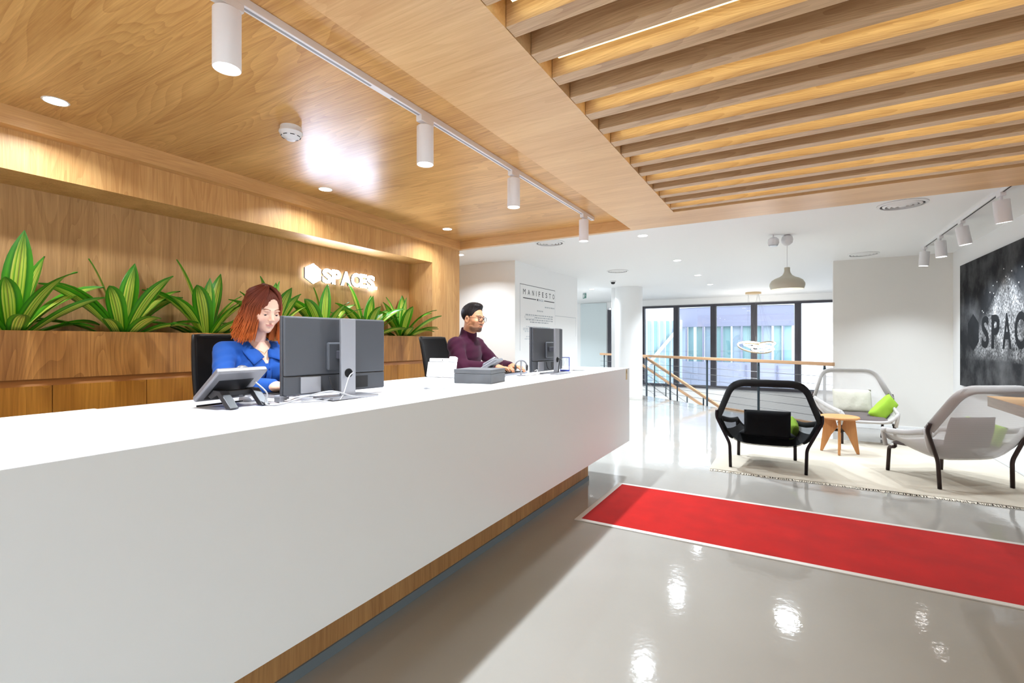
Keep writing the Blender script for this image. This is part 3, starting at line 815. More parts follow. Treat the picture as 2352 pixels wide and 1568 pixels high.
# ================================================================== chalk painting
def chalk_mat():
    m, nt, p = nodes_of('chalk on black board')
    L = nt.links.new
    tc = nt.nodes.new('ShaderNodeTexCoord'); sx = nt.nodes.new('ShaderNodeSeparateXYZ'); L(tc.outputs['Object'], sx.inputs['Vector'])
    def mt(op, a, b=None, clamp=False):
        n = nt.nodes.new('ShaderNodeMath'); n.operation = op; n.use_clamp = clamp
        for i, q in enumerate((a, b)):
            if q is None: continue
            if isinstance(q, (int, float)): n.inputs[i].default_value = q
            else: L(q, n.inputs[i])
        return n.outputs[0]
    def nz(sc, det, rg=0.6, ys=1.0):
        mp = nt.nodes.new('ShaderNodeMapping'); mp.inputs['Scale'].default_value = (1, ys, 1); L(tc.outputs['Object'], mp.inputs['Vector'])
        n = nt.nodes.new('ShaderNodeTexNoise'); n.inputs['Scale'].default_value = sc; n.inputs['Detail'].default_value = det; n.inputs['Roughness'].default_value = rg
        L(mp.outputs['Vector'], n.inputs['Vector']); return n.outputs['Fac']
    Y, Z = sx.outputs['Y'], sx.outputs['Z']
    # local: y from 0 (far end) to -3.4, z from 0 to 1.63 above the lower edge
    dy = mt('ABSOLUTE', mt('ADD', Y, 1.66))
    half = mt('MULTIPLY', mt('SUBTRACT', 1.36, Z), 1.55)
    cone = mt('SUBTRACT', 1.0, mt('DIVIDE', dy, mt('MAXIMUM', half, 0.02)))
    cone = mt('MULTIPLY', cone, 2.2, True)
    low = mt('MULTIPLY', mt('SUBTRACT', Z, 0.36), 7.0, True)
    up = mt('MULTIPLY', mt('SUBTRACT', 1.34, Z), 6.0, True)
    mask = mt('MULTIPLY', mt('MULTIPLY', cone, low), up)
    sp = mt('MULTIPLY', mt('SUBTRACT', nz(34, 6, 0.75, 1.6), 0.44), 6.0, True)
    cl = mt('MULTIPLY', mt('SUBTRACT', nz(5, 4), 0.30), 2.6, True)
    ch = mt('MULTIPLY', mt('MULTIPLY', sp, cl), mask)
    smk = mt('MULTIPLY', mt('SUBTRACT', nz(2.2, 5), 0.42), 1.1, True)
    smk = mt('MULTIPLY', smk, 0.34)
    tot = mt('ADD', ch, smk, True)
    mx = nt.nodes.new('ShaderNodeMix'); mx.data_type = 'RGBA'
    mx.inputs['A'].default_value = rgb(30, 31, 34); mx.inputs['B'].default_value = rgb(226, 226, 228)
    L(tot, mx.inputs['Factor']); L(mx.outputs['Result'], p.inputs['Base Color'])
    p.inputs['Roughness'].default_value = 0.9
    p.inputs['Specular IOR Level'].default_value = 0.15
    return m
pt = thing('wall_painting', 'large black chalk painting with SPACES lettering on the white wall', 'painting', (XR - 0.001, 8.77, 0.755))
MB().box(-0.035, 0.0, -3.4, 0, 0, 1.627).build('canvas', chalk_mat(), pt)
m_let = mat('black letter paint', rgb(28, 29, 32), 0.9, spec=0.15, vary=(6, 0.25))
o = MB().prism(hexa(0.42, 0.47), 0, 0.0015).build('hexagon_logo', m_let, pt); on_wall(o, (-0.0352, -0.34, 0.474), '-x')
for i, chx in enumerate('SPACES'):
    wd = 0.255 if chx != 'E' else 0.225
    o = link('letter', fit_mesh(text_mesh(chx, 1.0, 0.0, 0.035), wd, 0.385), m_let, pt)
    on_wall(o, (-0.0354, 7.91 - 8.77 - 0.335 * i, 0.515), '-x')
m_dot = mat('chalk dot', rgb(235, 235, 235), 0.8)
for (y_, z_) in ((7.20, 2.14), (6.98, 2.09), (7.14, 2.05), (7.05, 2.01), (7.40, 2.02), (7.52, 1.99), (7.62, 1.92), (7.50, 1.90), (7.47, 1.86), (7.88, 1.72), (7.84, 1.70), (6.80, 1.95), (6.88, 1.92), (6.72, 2.1), (6.5, 2.0), (8.36, 1.46), (8.35, 1.40), (8.37, 1.42)):
    o = MB().lathe([(0.0, 0.001), (0.007, 0.001), (0.008, 0.0)], 8).build('chalk_dot', m_dot, pt); on_wall(o, (-0.0352, y_ - 8.77, z_ - 0.755), '-x')

# ================================================================== pendant lamp over the chairs
pd = thing('pendant_lamp', 'beige onion-shaped pendant lamp hanging above the lounge chairs', 'pendant lamp', (-0.046, 6.72, Z_CEIL))
m_shade = mat('beige lacquered shade', rgb(192, 189, 173), 0.4)
prof = [(0.0, -0.392), (0.028, -0.392), (0.031, -0.395), (0.031, -0.43), (0.036, -0.455), (0.052, -0.485), (0.085, -0.508), (0.13, -0.525), (0.168, -0.55), (0.188, -0.585), (0.19, -0.61), (0.184, -0.635), (0.176, -0.655),
        (0.172, -0.655), (0.180, -0.632), (0.184, -0.605), (0.163, -0.556), (0.125, -0.532), (0.08, -0.515), (0.03, -0.49)]
MB().lathe(prof, 48).build('shade', m_shade, pd, smooth=50)
MB().lathe([(0.0, 0.0), (0.03, 0.0), (0.056, -0.02), (0.065, -0.055), (0.058, -0.095), (0.03, -0.122), (0.01, -0.13), (0.0, -0.13)], 32).build('canopy', M['whiteplastic'], pd, smooth=50)
MB().tube([(0, 0, -0.13), (0, 0, -0.392)], 0.003, 8).build('cord', M['whiteplastic'], pd, smooth=True)
MB().lathe([(0.0, -0.52), (0.03, -0.525), (0.05, -0.56), (0.045, -0.60), (0.02, -0.622), (0.0, -0.625)], 24).build('bulb', emat('pendant bulb', (1, 0.96, 0.9, 1), 10.0), pd, smooth=True)
disc((-0.046, 6.72, Z_CEIL - 0.632), P_PENDANT, 0.10, 150)
sb = thing('ceiling_spot', 'white bulbous ceiling fitting hanging beside the pendant cord', 'ceiling fitting', (-0.19, 6.62, Z_CEIL))  # taken for a small ball spot with a clear lens
MB().lathe([(0.008, 0.0), (0.008, -0.03), (0.035, -0.034), (0.058, -0.055), (0.062, -0.10), (0.052, -0.125)], 28).build('housing', M['whiteplastic'], sb, smooth=40)
MB().lathe([(0.052, -0.125), (0.044, -0.138), (0.0, -0.142)], 28).build('lens', M['acrylic'], sb, smooth=40)

# ring lamp in the stairwell
rl = thing('ring_pendant', 'glowing ring pendant lamp hanging in the stairwell before the windows', 'pendant lamp', (-0.868, 14.07, Z_CEIL))
MB().lathe([(0.0, 0.0), (0.19, 0.0), (0.19, -0.045), (0.0, -0.045)], 36).build('canopy', mat('gold canopy', rgb(206, 180, 140), 0.4, 0.3), rl, smooth=40)
m_ring = emat('ring light', (1, 0.95, 0.86, 1), 24.0)
m_gold = mat('gold ring metal', rgb(206, 182, 146), 0.35, 0.6)
for (c, r, tx, ty, nm) in (((0.03, 0.0, -1.44), 0.40, 18, 10, 'a'), ((0.02, 0.02, -1.40), 0.24, -10, 6, 'b'), ((0.22, 0.05, -1.42), 0.26, -20, -16, 'c')):
    Mr = Matrix.Translation(c) @ Matrix.Rotation(R(tx), 4, 'X') @ Matrix.Rotation(R(ty), 4, 'Y')
    pts = [Mr @ Vector((r * math.cos(2 * PI * i / 48), r * math.sin(2 * PI * i / 48), 0)) for i in range(48)]
    ring = MB().tube(pts, 0.018, 6, closed=True, up=(0, 0, 1)).build('light_ring', m_ring, rl, smooth=True)
    pts2 = [Mr @ Vector(((r + 0.016) * math.cos(2 * PI * i / 48), (r + 0.016) * math.sin(2 * PI * i / 48), 0.004)) for i in range(48)]
    MB().tube(pts2, 0.018, 6, r2=0.008, closed=True, up=(0, 0, 1)).build('outer_band', m_gold, ring, smooth=True)
    for k in (0, 16, 32):
        MB().tube([pts[k], (0.12 * math.cos(k), 0.12 * math.sin(k), -0.045)], 0.0012, 4).build('wire', M['wire'], ring)

# ================================================================== plants in the planter
def leaf_mat():
    m, nt, p = nodes_of('striped leaf')
    L = nt.links.new
    uv = nt.nodes.new('ShaderNodeUVMap'); sx = nt.nodes.new('ShaderNodeSeparateXYZ'); L(uv.outputs['UV'], sx.inputs['Vector'])
    tc = nt.nodes.new('ShaderNodeTexCoord')
    mp = nt.nodes.new('ShaderNodeMapping'); mp.inputs['Scale'].default_value = (30, 2, 1); L(uv.outputs['UV'], mp.inputs['Vector'])
    n = nt.nodes.new('ShaderNodeTexNoise'); n.inputs['Scale'].default_value = 1; L(mp.outputs['Vector'], n.inputs['Vector'])
    a = nt.nodes.new('ShaderNodeMath'); a.operation = 'MULTIPLY_ADD'; a.inputs[1].default_value = 0.05; L(n.outputs['Fac'], a.inputs[0]); L(sx.outputs['X'], a.inputs[2])
    rp = nt.nodes.new('ShaderNodeValToRGB'); cr = rp.color_ramp
    G, G2, YG, YL, BR = rgb(40, 116, 20), rgb(84, 166, 34), rgb(176, 206, 60), rgb(226, 230, 110), rgb(132, 126, 76)
    stops = [(0.0, G), (0.16, G2), (0.26, G), (0.30, YL), (0.36, YG), (0.39, G2), (0.43, YL), (0.49, YG), (0.52, BR), (0.55, YG), (0.61, YL), (0.65, G2), (0.68, YL), (0.74, YG), (0.78, G), (0.90, G2)]
    while len(cr.elements) < len(stops): cr.elements.new(0.5)
    for e_, (pos, c) in zip(cr.elements, stops): e_.position = pos; e_.color = c
    L(a.outputs[0], rp.inputs['Fac'])
    tip = nt.nodes.new('ShaderNodeMapRange'); tip.inputs['From Min'].default_value = 0.72; tip.inputs['From Max'].default_value = 1.0; L(sx.outputs['Y'], tip.inputs['Value'])
    mx = nt.nodes.new('ShaderNodeMix'); mx.data_type = 'RGBA'; mx.inputs['B'].default_value = rgb(60, 132, 34)
    L(tip.outputs['Result'], mx.inputs['Factor']); L(rp.outputs['Color'], mx.inputs['A']); L(mx.outputs['Result'], p.inputs['Base Color'])
    p.inputs['Roughness'].default_value = 0.35
    p.inputs['Subsurface Weight'].default_value = 0.0
    return m
M['leaf'] = leaf_mat()
def make_leaf(Ln, w, pitch0, bend, twist, fold=0.012):
    """a strap leaf growing from the origin towards +x, pitch0 = start angle from vertical, bending outward"""
    n = 12; pts = []; a = pitch0; p = Vector((0, 0, 0)); seg = Ln / n
    fr_ = []
    for i in range(n + 1):
        t = i / n
        fr_.append((Vector(p), a))
        p = p + Vector((math.sin(a), 0, math.cos(a))) * seg
        a = a + bend * (0.4 + 1.6 * t * t) / n
    b = MB()
    cols = 6
    def fn(u, v):
        i = min(n, int(round(v * n))); q, an = fr_[i]
        wd = max(0.0015, w * (0.40 + 0.60 * math.sin(min(1, v * 1.7) * PI / 2)) * (1 - max(0, (v - 0.52) / 0.48) ** 2.3))
        s_ = (u - 0.5) * 2
        tw = twist * v
        side = Vector((-math.sin(tw) * math.cos(an), math.cos(tw), math.sin(tw) * math.sin(an)))
        nor = Vector((-math.cos(an), 0, math.sin(an)))
        return q + side * (s_ * wd / 2) + nor * (fold * (abs(s_) ** 1.5) * (1 - v * 0.6) * 1.6)
    b.grid(fn, cols, n, uv=True)
    me_o = b
    return b
plant_lab = [('leafy dracaena plant with striped leaves at the near end of the planter', 0.98), ('striped dracaena plant, second from the near end of the planter', 1.53), ('striped dracaena plant just before the woman with auburn hair', 2.09),
             ('striped dracaena plant behind the woman with auburn hair', 2.64), ('striped dracaena plant under the hexagon of the lit sign', 3.19), ('striped dracaena plant under the end of the lit sign', 3.75), ('striped dracaena plant in the far corner of the niche', 4.30)]
rnd = random.Random(23)
leaf_lib = []
def leaf_mesh(Ln, w, pitch, bend, tw):
    o = make_leaf(Ln, w, pitch, bend, tw).build('leaf', M['leaf'], None, smooth=True)
    me = o.data; bpy.data.objects.remove(o); return me
for cls in range(3):      # inner upright, middle, outer arching
    row = []
    for k in range(4):
        if cls == 0: row.append(leaf_mesh(rnd.uniform(0.52, 0.62), rnd.uniform(0.108, 0.132), R(rnd.uniform(2, 12)), rnd.uniform(0.3, 0.9), rnd.uniform(-0.5, 0.5)))
        elif cls == 1: row.append(leaf_mesh(rnd.uniform(0.50, 0.62), rnd.uniform(0.102, 0.126), R(rnd.uniform(20, 36)), rnd.uniform(0.7, 1.5), rnd.uniform(-0.6, 0.6)))
        else: row.append(leaf_mesh(rnd.uniform(0.46, 0.56), rnd.uniform(0.085, 0.105), R(rnd.uniform(42, 58)), rnd.uniform(0.6, 1.4), rnd.uniform(-0.6, 0.6)))
    leaf_lib.append(row)
for pi_, (lb, yk) in enumerate(plant_lab):
    t = thing('dracaena_plant', lb, 'plant', (-4.03, yk, 1.295), 0, 'dracaena plants in the planter')
    MB().lathe([(0.028, 0.0), (0.026, 0.03), (0.03, 0.07), (0.018, 0.11), (0.0, 0.12)], 12).build('stem', mat('plant stem', rgb(92, 120, 50), 0.6) if 'stem' not in M else M['stem'], t, smooth=True)
    for cls, cnt in ((0, 3), (1, 7), (2, 7)):
        for k in range(cnt):
            base = 2 * PI * k / cnt + rnd.uniform(-0.3, 0.3) + cls * 0.5
            # azimuth: squeeze away from the niche back (world -x)
            az = base
            c_ = math.cos(az)
            if cls > 0 and c_ < -0.25:
                az = math.copysign(R(rnd.uniform(75, 104)), math.sin(az) if abs(math.sin(az)) > 0.01 else 1)
            if yk > 4.2 and math.sin(az) > 0.5 and cls > 0: az = R(rnd.uniform(5, 40))
            o = link('leaf', leaf_lib[cls][rnd.randrange(4)], None, t)
            o.location = (0.02 * math.cos(az), 0.02 * math.sin(az), 0.03 + 0.02 * (2 - cls))
            sc = rnd.uniform(0.88, 1.08)
            o.scale = (sc, sc, sc)
            o.rotation_euler = (0, 0, az)

# ================================================================== lounge chairs
def round_path(pts, rad, n=6):
    out = [Vector(pts[0])]
    for i in range(1, len(pts) - 1):
        a, b, c = Vector(pts[i - 1]), Vector(pts[i]), Vector(pts[i + 1])
        r = min(rad, (b - a).length * 0.45, (c - b).length * 0.45)
        p, q = b + (a - b).normalized() * r, b + (c - b).normalized() * r
        for k in range(n + 1):
            t = k / n
            out.append(p * (1 - t) ** 2 + b * 2 * t * (1 - t) + q * t * t)
    out.append(Vector(pts[-1]))
    return out
SEC = [(0.305, 0.365, 0.365, 0.300, 0.415), (0.335, 0.20, 0.20, 0.272, 0.425), (0.375, 0.02, 0.0, 0.240, 0.45), (0.425, -0.17, -0.18, 0.228, 0.49), (0.462, -0.285, -0.33, 0.262, 0.53),
       (0.452, -0.36, -0.375, 0.42, 0.60), (0.405, -0.425, -0.43, 0.60, 0.70), (0.36, -0.475, -0.475, 0.77, 0.81), (0.315, -0.515, -0.515, 0.925, 0.92)]
def shell_pt(u, v):
    f = v * (len(SEC) - 1); i = min(int(f), len(SEC) - 2); t = f - i
    def cr(j):   # catmull-rom on each column
        P = [SEC[max(0, i - 1)][j], SEC[i][j], SEC[i + 1][j], SEC[min(len(SEC) - 1, i + 2)][j]]
        return 0.5 * (2 * P[1] + (P[2] - P[0]) * t + (2 * P[0] - 5 * P[1] + 4 * P[2] - P[3]) * t * t + (3 * P[1] - P[0] - 3 * P[2] + P[3]) * t ** 3)
    w, yc, ye, zc, ze = (cr(j) for j in range(5))
    s_ = (u - 0.5) * 2; e_ = abs(s_) ** (4.6 if v < 0.5 else 4.6 - 2.4 * min(1, (v - 0.5) * 3))
    return (w * math.copysign(abs(s_) ** 0.92, s_), yc + (ye - yc) * e_, zc + (ze - zc) * e_)
def pillow(w, h, t, n=14, e_=0.38):
    """soft rectangular pillow"""
    b = MB()
    def fn(side):
        def g(u, v):
            x, z = (u - 0.5) * 2, (v - 0.5) * 2
            th = max(0.0, (1 - abs(x) ** 3.2)) ** e_ * max(0.0, (1 - abs(z) ** 3.2)) ** e_
            pin = 1 - 0.05 * (abs(x) ** 2) * (1 - abs(z)) 
            return (x * w / 2, side * t / 2 * th * (1 + 0.06 * math.sin(9 * x + 3 * z)), z * h / 2 * pin)
        return g
    b.grid(fn(1), n, n); b.grid(fn(-1), n, n)
    return b
M['leg'] = mat('dark brown metal', rgb(58, 46, 44), 0.35, 0.6)
M['leg_black'] = mat('black brown metal', rgb(34, 26, 30), 0.3, 0.6)
def lounge_chair(label, loc, rot, band, shell, legm, padm, sling):
    t = thing('lounge_chair', label, 'armchair', loc, rot, 'knitted lounge chairs on the rug')
    MB().grid(shell_pt, 28, 48).build('knit_shell', shell, t, smooth=True)
    top = round_path([(-0.462, -0.34, 0.535), (-0.315, -0.515, 0.915), (0.315, -0.515, 0.915), (0.462, -0.34, 0.535)], 0.13, 8)
    MB().tube(top, 0.041, 12, r2=0.018, up=None).build('back_band', band, t, smooth=True)
    # front of the sleeve: follows the shell's front edge
    fe = [Vector(shell_pt(u / 24, 0.0)) for u in range(25)]
    MB().tube(fe, 0.020, 10).build('front_band', band, t, smooth=True)
    for s in (-1, 1):
        MB().tube(round_path([(s * 0.325, 0.28, 0.42), (s * 0.305, 0.365, 0.415), (s * 0.285, 0.345, 0.25)], 0.05, 5), [0.026] * 9, 10, r2=[0.02] * 9).build('front_post', band, t, smooth=True)
        arm = [Vector(shell_pt(0.0 if s < 0 else 1.0, v / 20)) for v in range(0, 11)]
        MB().tube(arm, 0.028, 10, r2=0.018, up=(0, 0, 1)).build('arm_band', band, t, smooth=True)
        low = [Vector(shell_pt(0.5 + s * (0.5 - 0.14 * k / 6), 0.5 - 0.012 * k)) for k in range(7)]
        MB().tube(low, [0.03, 0.03, 0.028, 0.026, 0.022, 0.018, 0.012], 10).build('side_band', band, t, smooth=True)
        leg = round_path([(s * 0.475, -0.365, 0.60), (s * 0.482, -0.345, 0.53), (s * 0.352, -0.315, 0.245), (s * 0.345, -0.325, 0.0)], 0.04, 5)
        MB().tube(leg, 0.016, 12, r2=0.018).build('leg', legm, t, smooth=True)
        fl = round_path([(s * 0.30, 0.22, 0.262), (s * 0.285, 0.30, 0.245), (s * 0.288, 0.315, 0.0)], 0.03, 4)
        MB().tube(fl, 0.016, 12, r2=0.018).build('leg', legm, t, smooth=True)
    MB().grid(lambda u, v: tuple(Vector(shell_pt(0.06 + 0.88 * u, 0.03 + 0.44 * v)) + Vector((0, 0, 0.012))), 20, 18).build('seat_sling', sling, t, smooth=True)
    sp_ = pillow(0.54, 0.48, 0.075)
    Ms = Matrix.Translation((0, 0.06, 0.318)) @ Matrix.Rotation(R(90 - 6), 4, 'X')
    for i, p in enumerate(sp_.v): sp_.v[i] = tuple(Ms @ Vector(p))
    sp_.build('seat_pad', padm, t, smooth=True)
    return t
def cushion(name, label, cat, chair, lp, rx, ry, rz, w, h, t_, m, group=None):
    """a loose cushion; lp and the angles are in the chair's own frame"""
    C = Matrix.Translation(chair.location) @ Matrix.Rotation(chair.rotation_euler.z, 4, 'Z') @ Matrix.Translation(lp) @ Euler((rx, ry, rz)).to_matrix().to_4x4()
    o = pillow(w, h, t_).build(name, m, None, smooth=True)
    o.matrix_world = C
    return tag(o, label, cat, group)
m_bband = mat('black knit band', rgb(10, 11, 15), 0.85, bump=(800, 0.2, 0.001))
m_gband = mat('grey knit band', rgb(180, 176, 174), 0.85, bump=(800, 0.2, 0.001))
k_black = knit('black knit', rgb(10, 11, 16), 0.52)
k_grey = knit('grey knit', rgb(214, 210, 208), 0.64)
m_pad_b = mat('black pad', rgb(12, 13, 17), 0.9); m_pad_g = mat('taupe pad', rgb(96, 86, 84), 0.9, bump=(500, 0.2, 0.001))
m_lime = mat('lime green cotton', rgb(146, 184, 52), 0.85, bump=(600, 0.2, 0.001))
m_beige = mat('beige cotton', rgb(206, 202, 188), 0.85, bump=(9, 0.5, 0.02))
ch1 = lounge_chair('black knitted lounge chair seen from behind at the rug corner', (-0.235, 5.94, 0.0165), R(3), m_bband, k_black, M['leg_black'], m_pad_b, m_bband)
ch2 = lounge_chair('pale grey lounge chair facing the camera with beige pillow before the far wall', (0.80, 7.97, 0.0165), R(190), m_gband, k_grey, M['leg'], m_pad_g, m_gband)
ch3 = lounge_chair('pale grey lounge chair turned away beside the painting wall', (1.277, 6.17, 0.0165), R(32.5), m_gband, k_grey, M['leg'], m_pad_g, m_gband)
cushion('lumbar_pillow', 'dark pillow seen through the mesh back of the black lounge chair', 'pillow', ch1, (0.0, -0.26, 0.48), R(14), 0, 0, 0.43, 0.28, 0.12, m_pad_b, 'lumbar pillows')
cushion('lumbar_pillow', 'crumpled beige pillow on the grey lounge chair facing the camera', 'pillow', ch2, (0.02, -0.26, 0.50), R(14), 0, 0, 0.46, 0.33, 0.13, m_beige, 'lumbar pillows')
cushion('lumbar_pillow', 'taupe pillow behind the mesh of the turned-away grey lounge chair', 'pillow', ch3, (0.0, -0.26, 0.49), R(14), 0, 0, 0.43, 0.31, 0.12, m_pad_g, 'lumbar pillows')
cushion('green_cushion', 'lime green cushion leaning in the grey lounge chair facing the camera', 'cushion', ch2, (-0.25, 0.03, 0.44), R(6), R(40), R(28), 0.40, 0.20, 0.13, m_lime, 'green cushions')
cushion('green_cushion', 'green cushion tucked in the side of the black lounge chair', 'cushion', ch1, (0.25, 0.16, 0.37), R(8), R(-14), R(95), 0.28, 0.2, 0.10, m_lime, 'green cushions')
cushion('green_cushion', 'green cushion tucked in the side of the turned-away grey lounge chair', 'cushion', ch3, (0.30, -0.1, 0.47), R(8), R(-14), R(118), 0.30, 0.2, 0.10, m_lime, 'green cushions')

# ================================================================== stool and console
sl = thing('wooden_stool', 'round oak stool with four splayed blade legs between the lounge chairs', 'stool', (0.50, 6.99, 0.0165), R(-5))
MB().lathe([(0.0, 0.408), (0.19, 0.408), (0.203, 0.416), (0.205, 0.426), (0.198, 0.436), (0.0, 0.438)], 40).build('seat', M['stool'], sl, smooth=40)
for k in range(4):
    Mk = Matrix.Rotation(PI / 2 * k, 4, 'Z')
    MB().prism([(0.045, 0.408), (0.155, 0.408), (0.198, 0.0), (0.168, 0.0), (0.085, 0.20), (0.02, 0.30)], -0.013, 0.013, 'y', Mk).build('leg', M['stool'], sl, bevel=0.004)
for k in range(2):
    Mk = Matrix.Rotation(PI / 2 * k, 4, 'Z')
    b = MB(); b.tube([Mk @ Vector((x, 0.024 if k == 0 else -0.024, 0.262)) for x in (-0.095, -0.088, 0.088, 0.095)], [0.010, 0.017, 0.017, 0.010], 12)
    b.build('cross_bar', M['black'], sl, smooth=40)
cn = thing('console_table', 'thick grey-edged wooden console top at the edge beside the white wall', 'table', (1.33, 4.44, 0))
MB().box(0.002, 0.69, 0.002, 0.708, 0.842, 0.918).build('core', M['greywood'], cn, bevel=0.002)
MB().box(0.0, 0.69, 0.0, 0.71, 0.9182, 0.922).build('top', M['oak_panel'], cn)
MB().box(0.60, 0.66, 0.05, 0.66, 0.0, 0.842).build('leg_panel', M['greywood'], cn)

# ================================================================== things on the desk
def monitor(label, loc, rot):
    t = thing('computer_monitor', label, 'monitor', loc, rot, 'monitors on the desk')
    MB().box(-0.28, 0.28, -0.010, 0.008, 0.022, 0.386).build('bezel', M['grey_mon'], t, bevel=0.003)
    MB().box(-0.272, 0.272, -0.0112, -0.0102, 0.034, 0.378).build('screen', M['screen'], t)
    MB().box(-0.276, 0.276, 0.0085, 0.022, 0.112, 0.383).build('rear_cover', M['grey_mon'], t, bevel=0.006)
    lm = MB().box(-0.276, 0.276, 0.0085, 0.020, 0.026, 0.1105).build('lower_cover', M['grey_mon'], t, bevel=0.004)
    MB().box(-0.17, -0.05, 0.0202, 0.0215, 0.035, 0.095).build('port_recess', M['darkslot'], lm)
    MB().box(0.10, 0.20, 0.0202, 0.030, 0.03, 0.105).build('port_module', M['silver'], lm, bevel=0.002)
    MB().box(-0.07, 0.07, 0.0205, 0.040, 0.13, 0.265).build('mount_plate', M['grey_mon'], t, bevel=0.008)
    MB().box(-0.028, 0.028, 0.040, 0.088, 0.185, 0.225).build('mount_arm', M['darkframe'], t, bevel=0.004)
    cl = MB().box(-0.040, 0.040, 0.088, 0.104, 0.010, 0.380).build('stand_column', M['silver'], t, bevel=0.002)
    MB().lathe([(0.0, 0.0), (0.019, 0.0), (0.022, 0.001), (0.022, 0.0)], 24, (0, 0, 0), Matrix.Translation((0, 0.1046, 0.118)) @ Matrix.Rotation(R(-90), 4, 'X')).build('cable_hole', M['darkslot'], cl)
    b = MB(); b.prism([(-0.125, 0.0), (0.125, 0.0), (0.125, 0.17), (-0.125, 0.17)], 0.0, 0.011)
    b.build('stand_base', M['silver'], t, bevel=0.003)
    return t
mon1 = monitor('graphite computer monitor on a silver stand facing the woman', (-1.955, 1.625, D), R(-97))
mon2 = monitor('graphite computer monitor on a silver stand facing the man', (-1.80, 3.675, D), R(-91))

M['phonegrey'] = mat('silver grey plastic', rgb(132, 132, 138), 0.35, 0.4)
M['phonedark'] = mat('dark phone plastic', rgb(44, 44, 48), 0.4, 0.2)
def desk_phone(label, loc, rot, w=0.22, tilt=38):
    """display phone; user side towards -x, seen from behind; origin on the desk below the slab's lower edge, width along y"""
    t = thing('desk_phone', label, 'telephone', loc, rot, 'desk phones')
    A = Matrix.Translation((0, 0, 0.022)) @ Matrix.Rotation(R(-tilt), 4, 'Y')       # slab plane: local x runs up the slope
    MB().box(0, 0.205, 0, w, -0.004, 0.022, A).build('body', M['phonegrey'], t, bevel=0.008, seg=3)
    MB().box(0.02, 0.15, 0.03, w - 0.04, -0.0055, -0.0042, A).build('rear_label', M['phonedark'], t)
    MB().box(0.03, 0.18, 0.06, w - 0.01, 0.0222, 0.0228, A).build('display', M['screen'], t)
    hs = MB(); hs.tube([A @ Vector((x, w * 0.62, 0.030 + h)) for x, h in ((0.06, 0.0), (0.075, 0.004), (0.12, 0.007), (0.17, 0.005), (0.185, 0.0))], [0.008, 0.018, 0.014, 0.018, 0.008], 12, r2=[0.012, 0.028, 0.024, 0.028, 0.012])
    hs.build('handset', M['phonegrey'], t, smooth=True)
    for yy in (0.045, w - 0.035):
        MB().prism([(0.05, 0.044), (0.085, 0.072), (0.125, 0.07), (0.195, 0.004), (0.195, 0.0), (0.165, 0.0), (0.11, 0.052), (0.07, 0.035)], yy - 0.018, yy + 0.018, 'y').build('stand_leg', M['phonedark'], t, bevel=0.003)
    MB().box(0.09, 0.12, 0.05, w - 0.045, 0.045, 0.068).build('stand_bridge', M['phonedark'], t, bevel=0.004)
    MB().tube([(0.004, 0.01, 0.004), (0.004, w - 0.01, 0.004)], 0.004, 8).build('rubber_foot', M['black'], t)
    return t
desk_phone('grey display phone on dark stand legs beside the woman, near end of the desk', (-2.115, 1.045, D), R(4))
desk_phone('grey display phone behind the dark storage box before the man', (-2.03, 2.93, D), R(16), 0.19, 31)

bx = thing('storage_box', 'dark grey lidded box on the desk between the two people', 'box', (-1.904, 2.522, D), R(9))
m_box = mat('dark grey pressed board', rgb(92, 94, 98), 0.5, 0.1, vary=(9, 0.14))
MB().box(0, 0.262, 0, 0.238, 0.0, 0.062).build('body', m_box, bx, bevel=0.0015)
MB().box(-0.001, 0.263, -0.001, 0.239, 0.0635, 0.090).build('lid', m_box, bx, bevel=0.002)

wt = thing('white_terminal', 'white card terminal with handset standing at the back edge of the desk', 'telephone', (-2.395, 2.80, D), R(7))
A = Matrix.Translation((0, 0.035, 0.0)) @ Matrix.Rotation(R(-14), 4, 'X')
MB().box(0, 0.245, -0.012, 0.012, 0.004, 0.118, A).build('body', M['whiteplastic'], wt, bevel=0.006, seg=3)
MB().box(0.012, 0.19, -0.016, 0.016, 0.1182, 0.145, A).build('head', M['whiteplastic'], wt, bevel=0.005)
MB().box(0.185, 0.24, -0.02, 0.024, 0.119, 0.160, A).build('handset', M['whiteplastic'], wt, bevel=0.008, seg=3)
MB().box(0.105, 0.145, -0.035, -0.013, 0.0, 0.10, A).build('stand', M['whiteplastic'], wt, bevel=0.004)
MB().lathe([(0.0, 0.0), (0.004, 0.0)], 10, (0, 0, 0), A @ Matrix.Translation((0.13, -0.0165, 0.13)) @ Matrix.Rotation(R(90), 4, 'X')).build('port', M['darkslot'], wt)

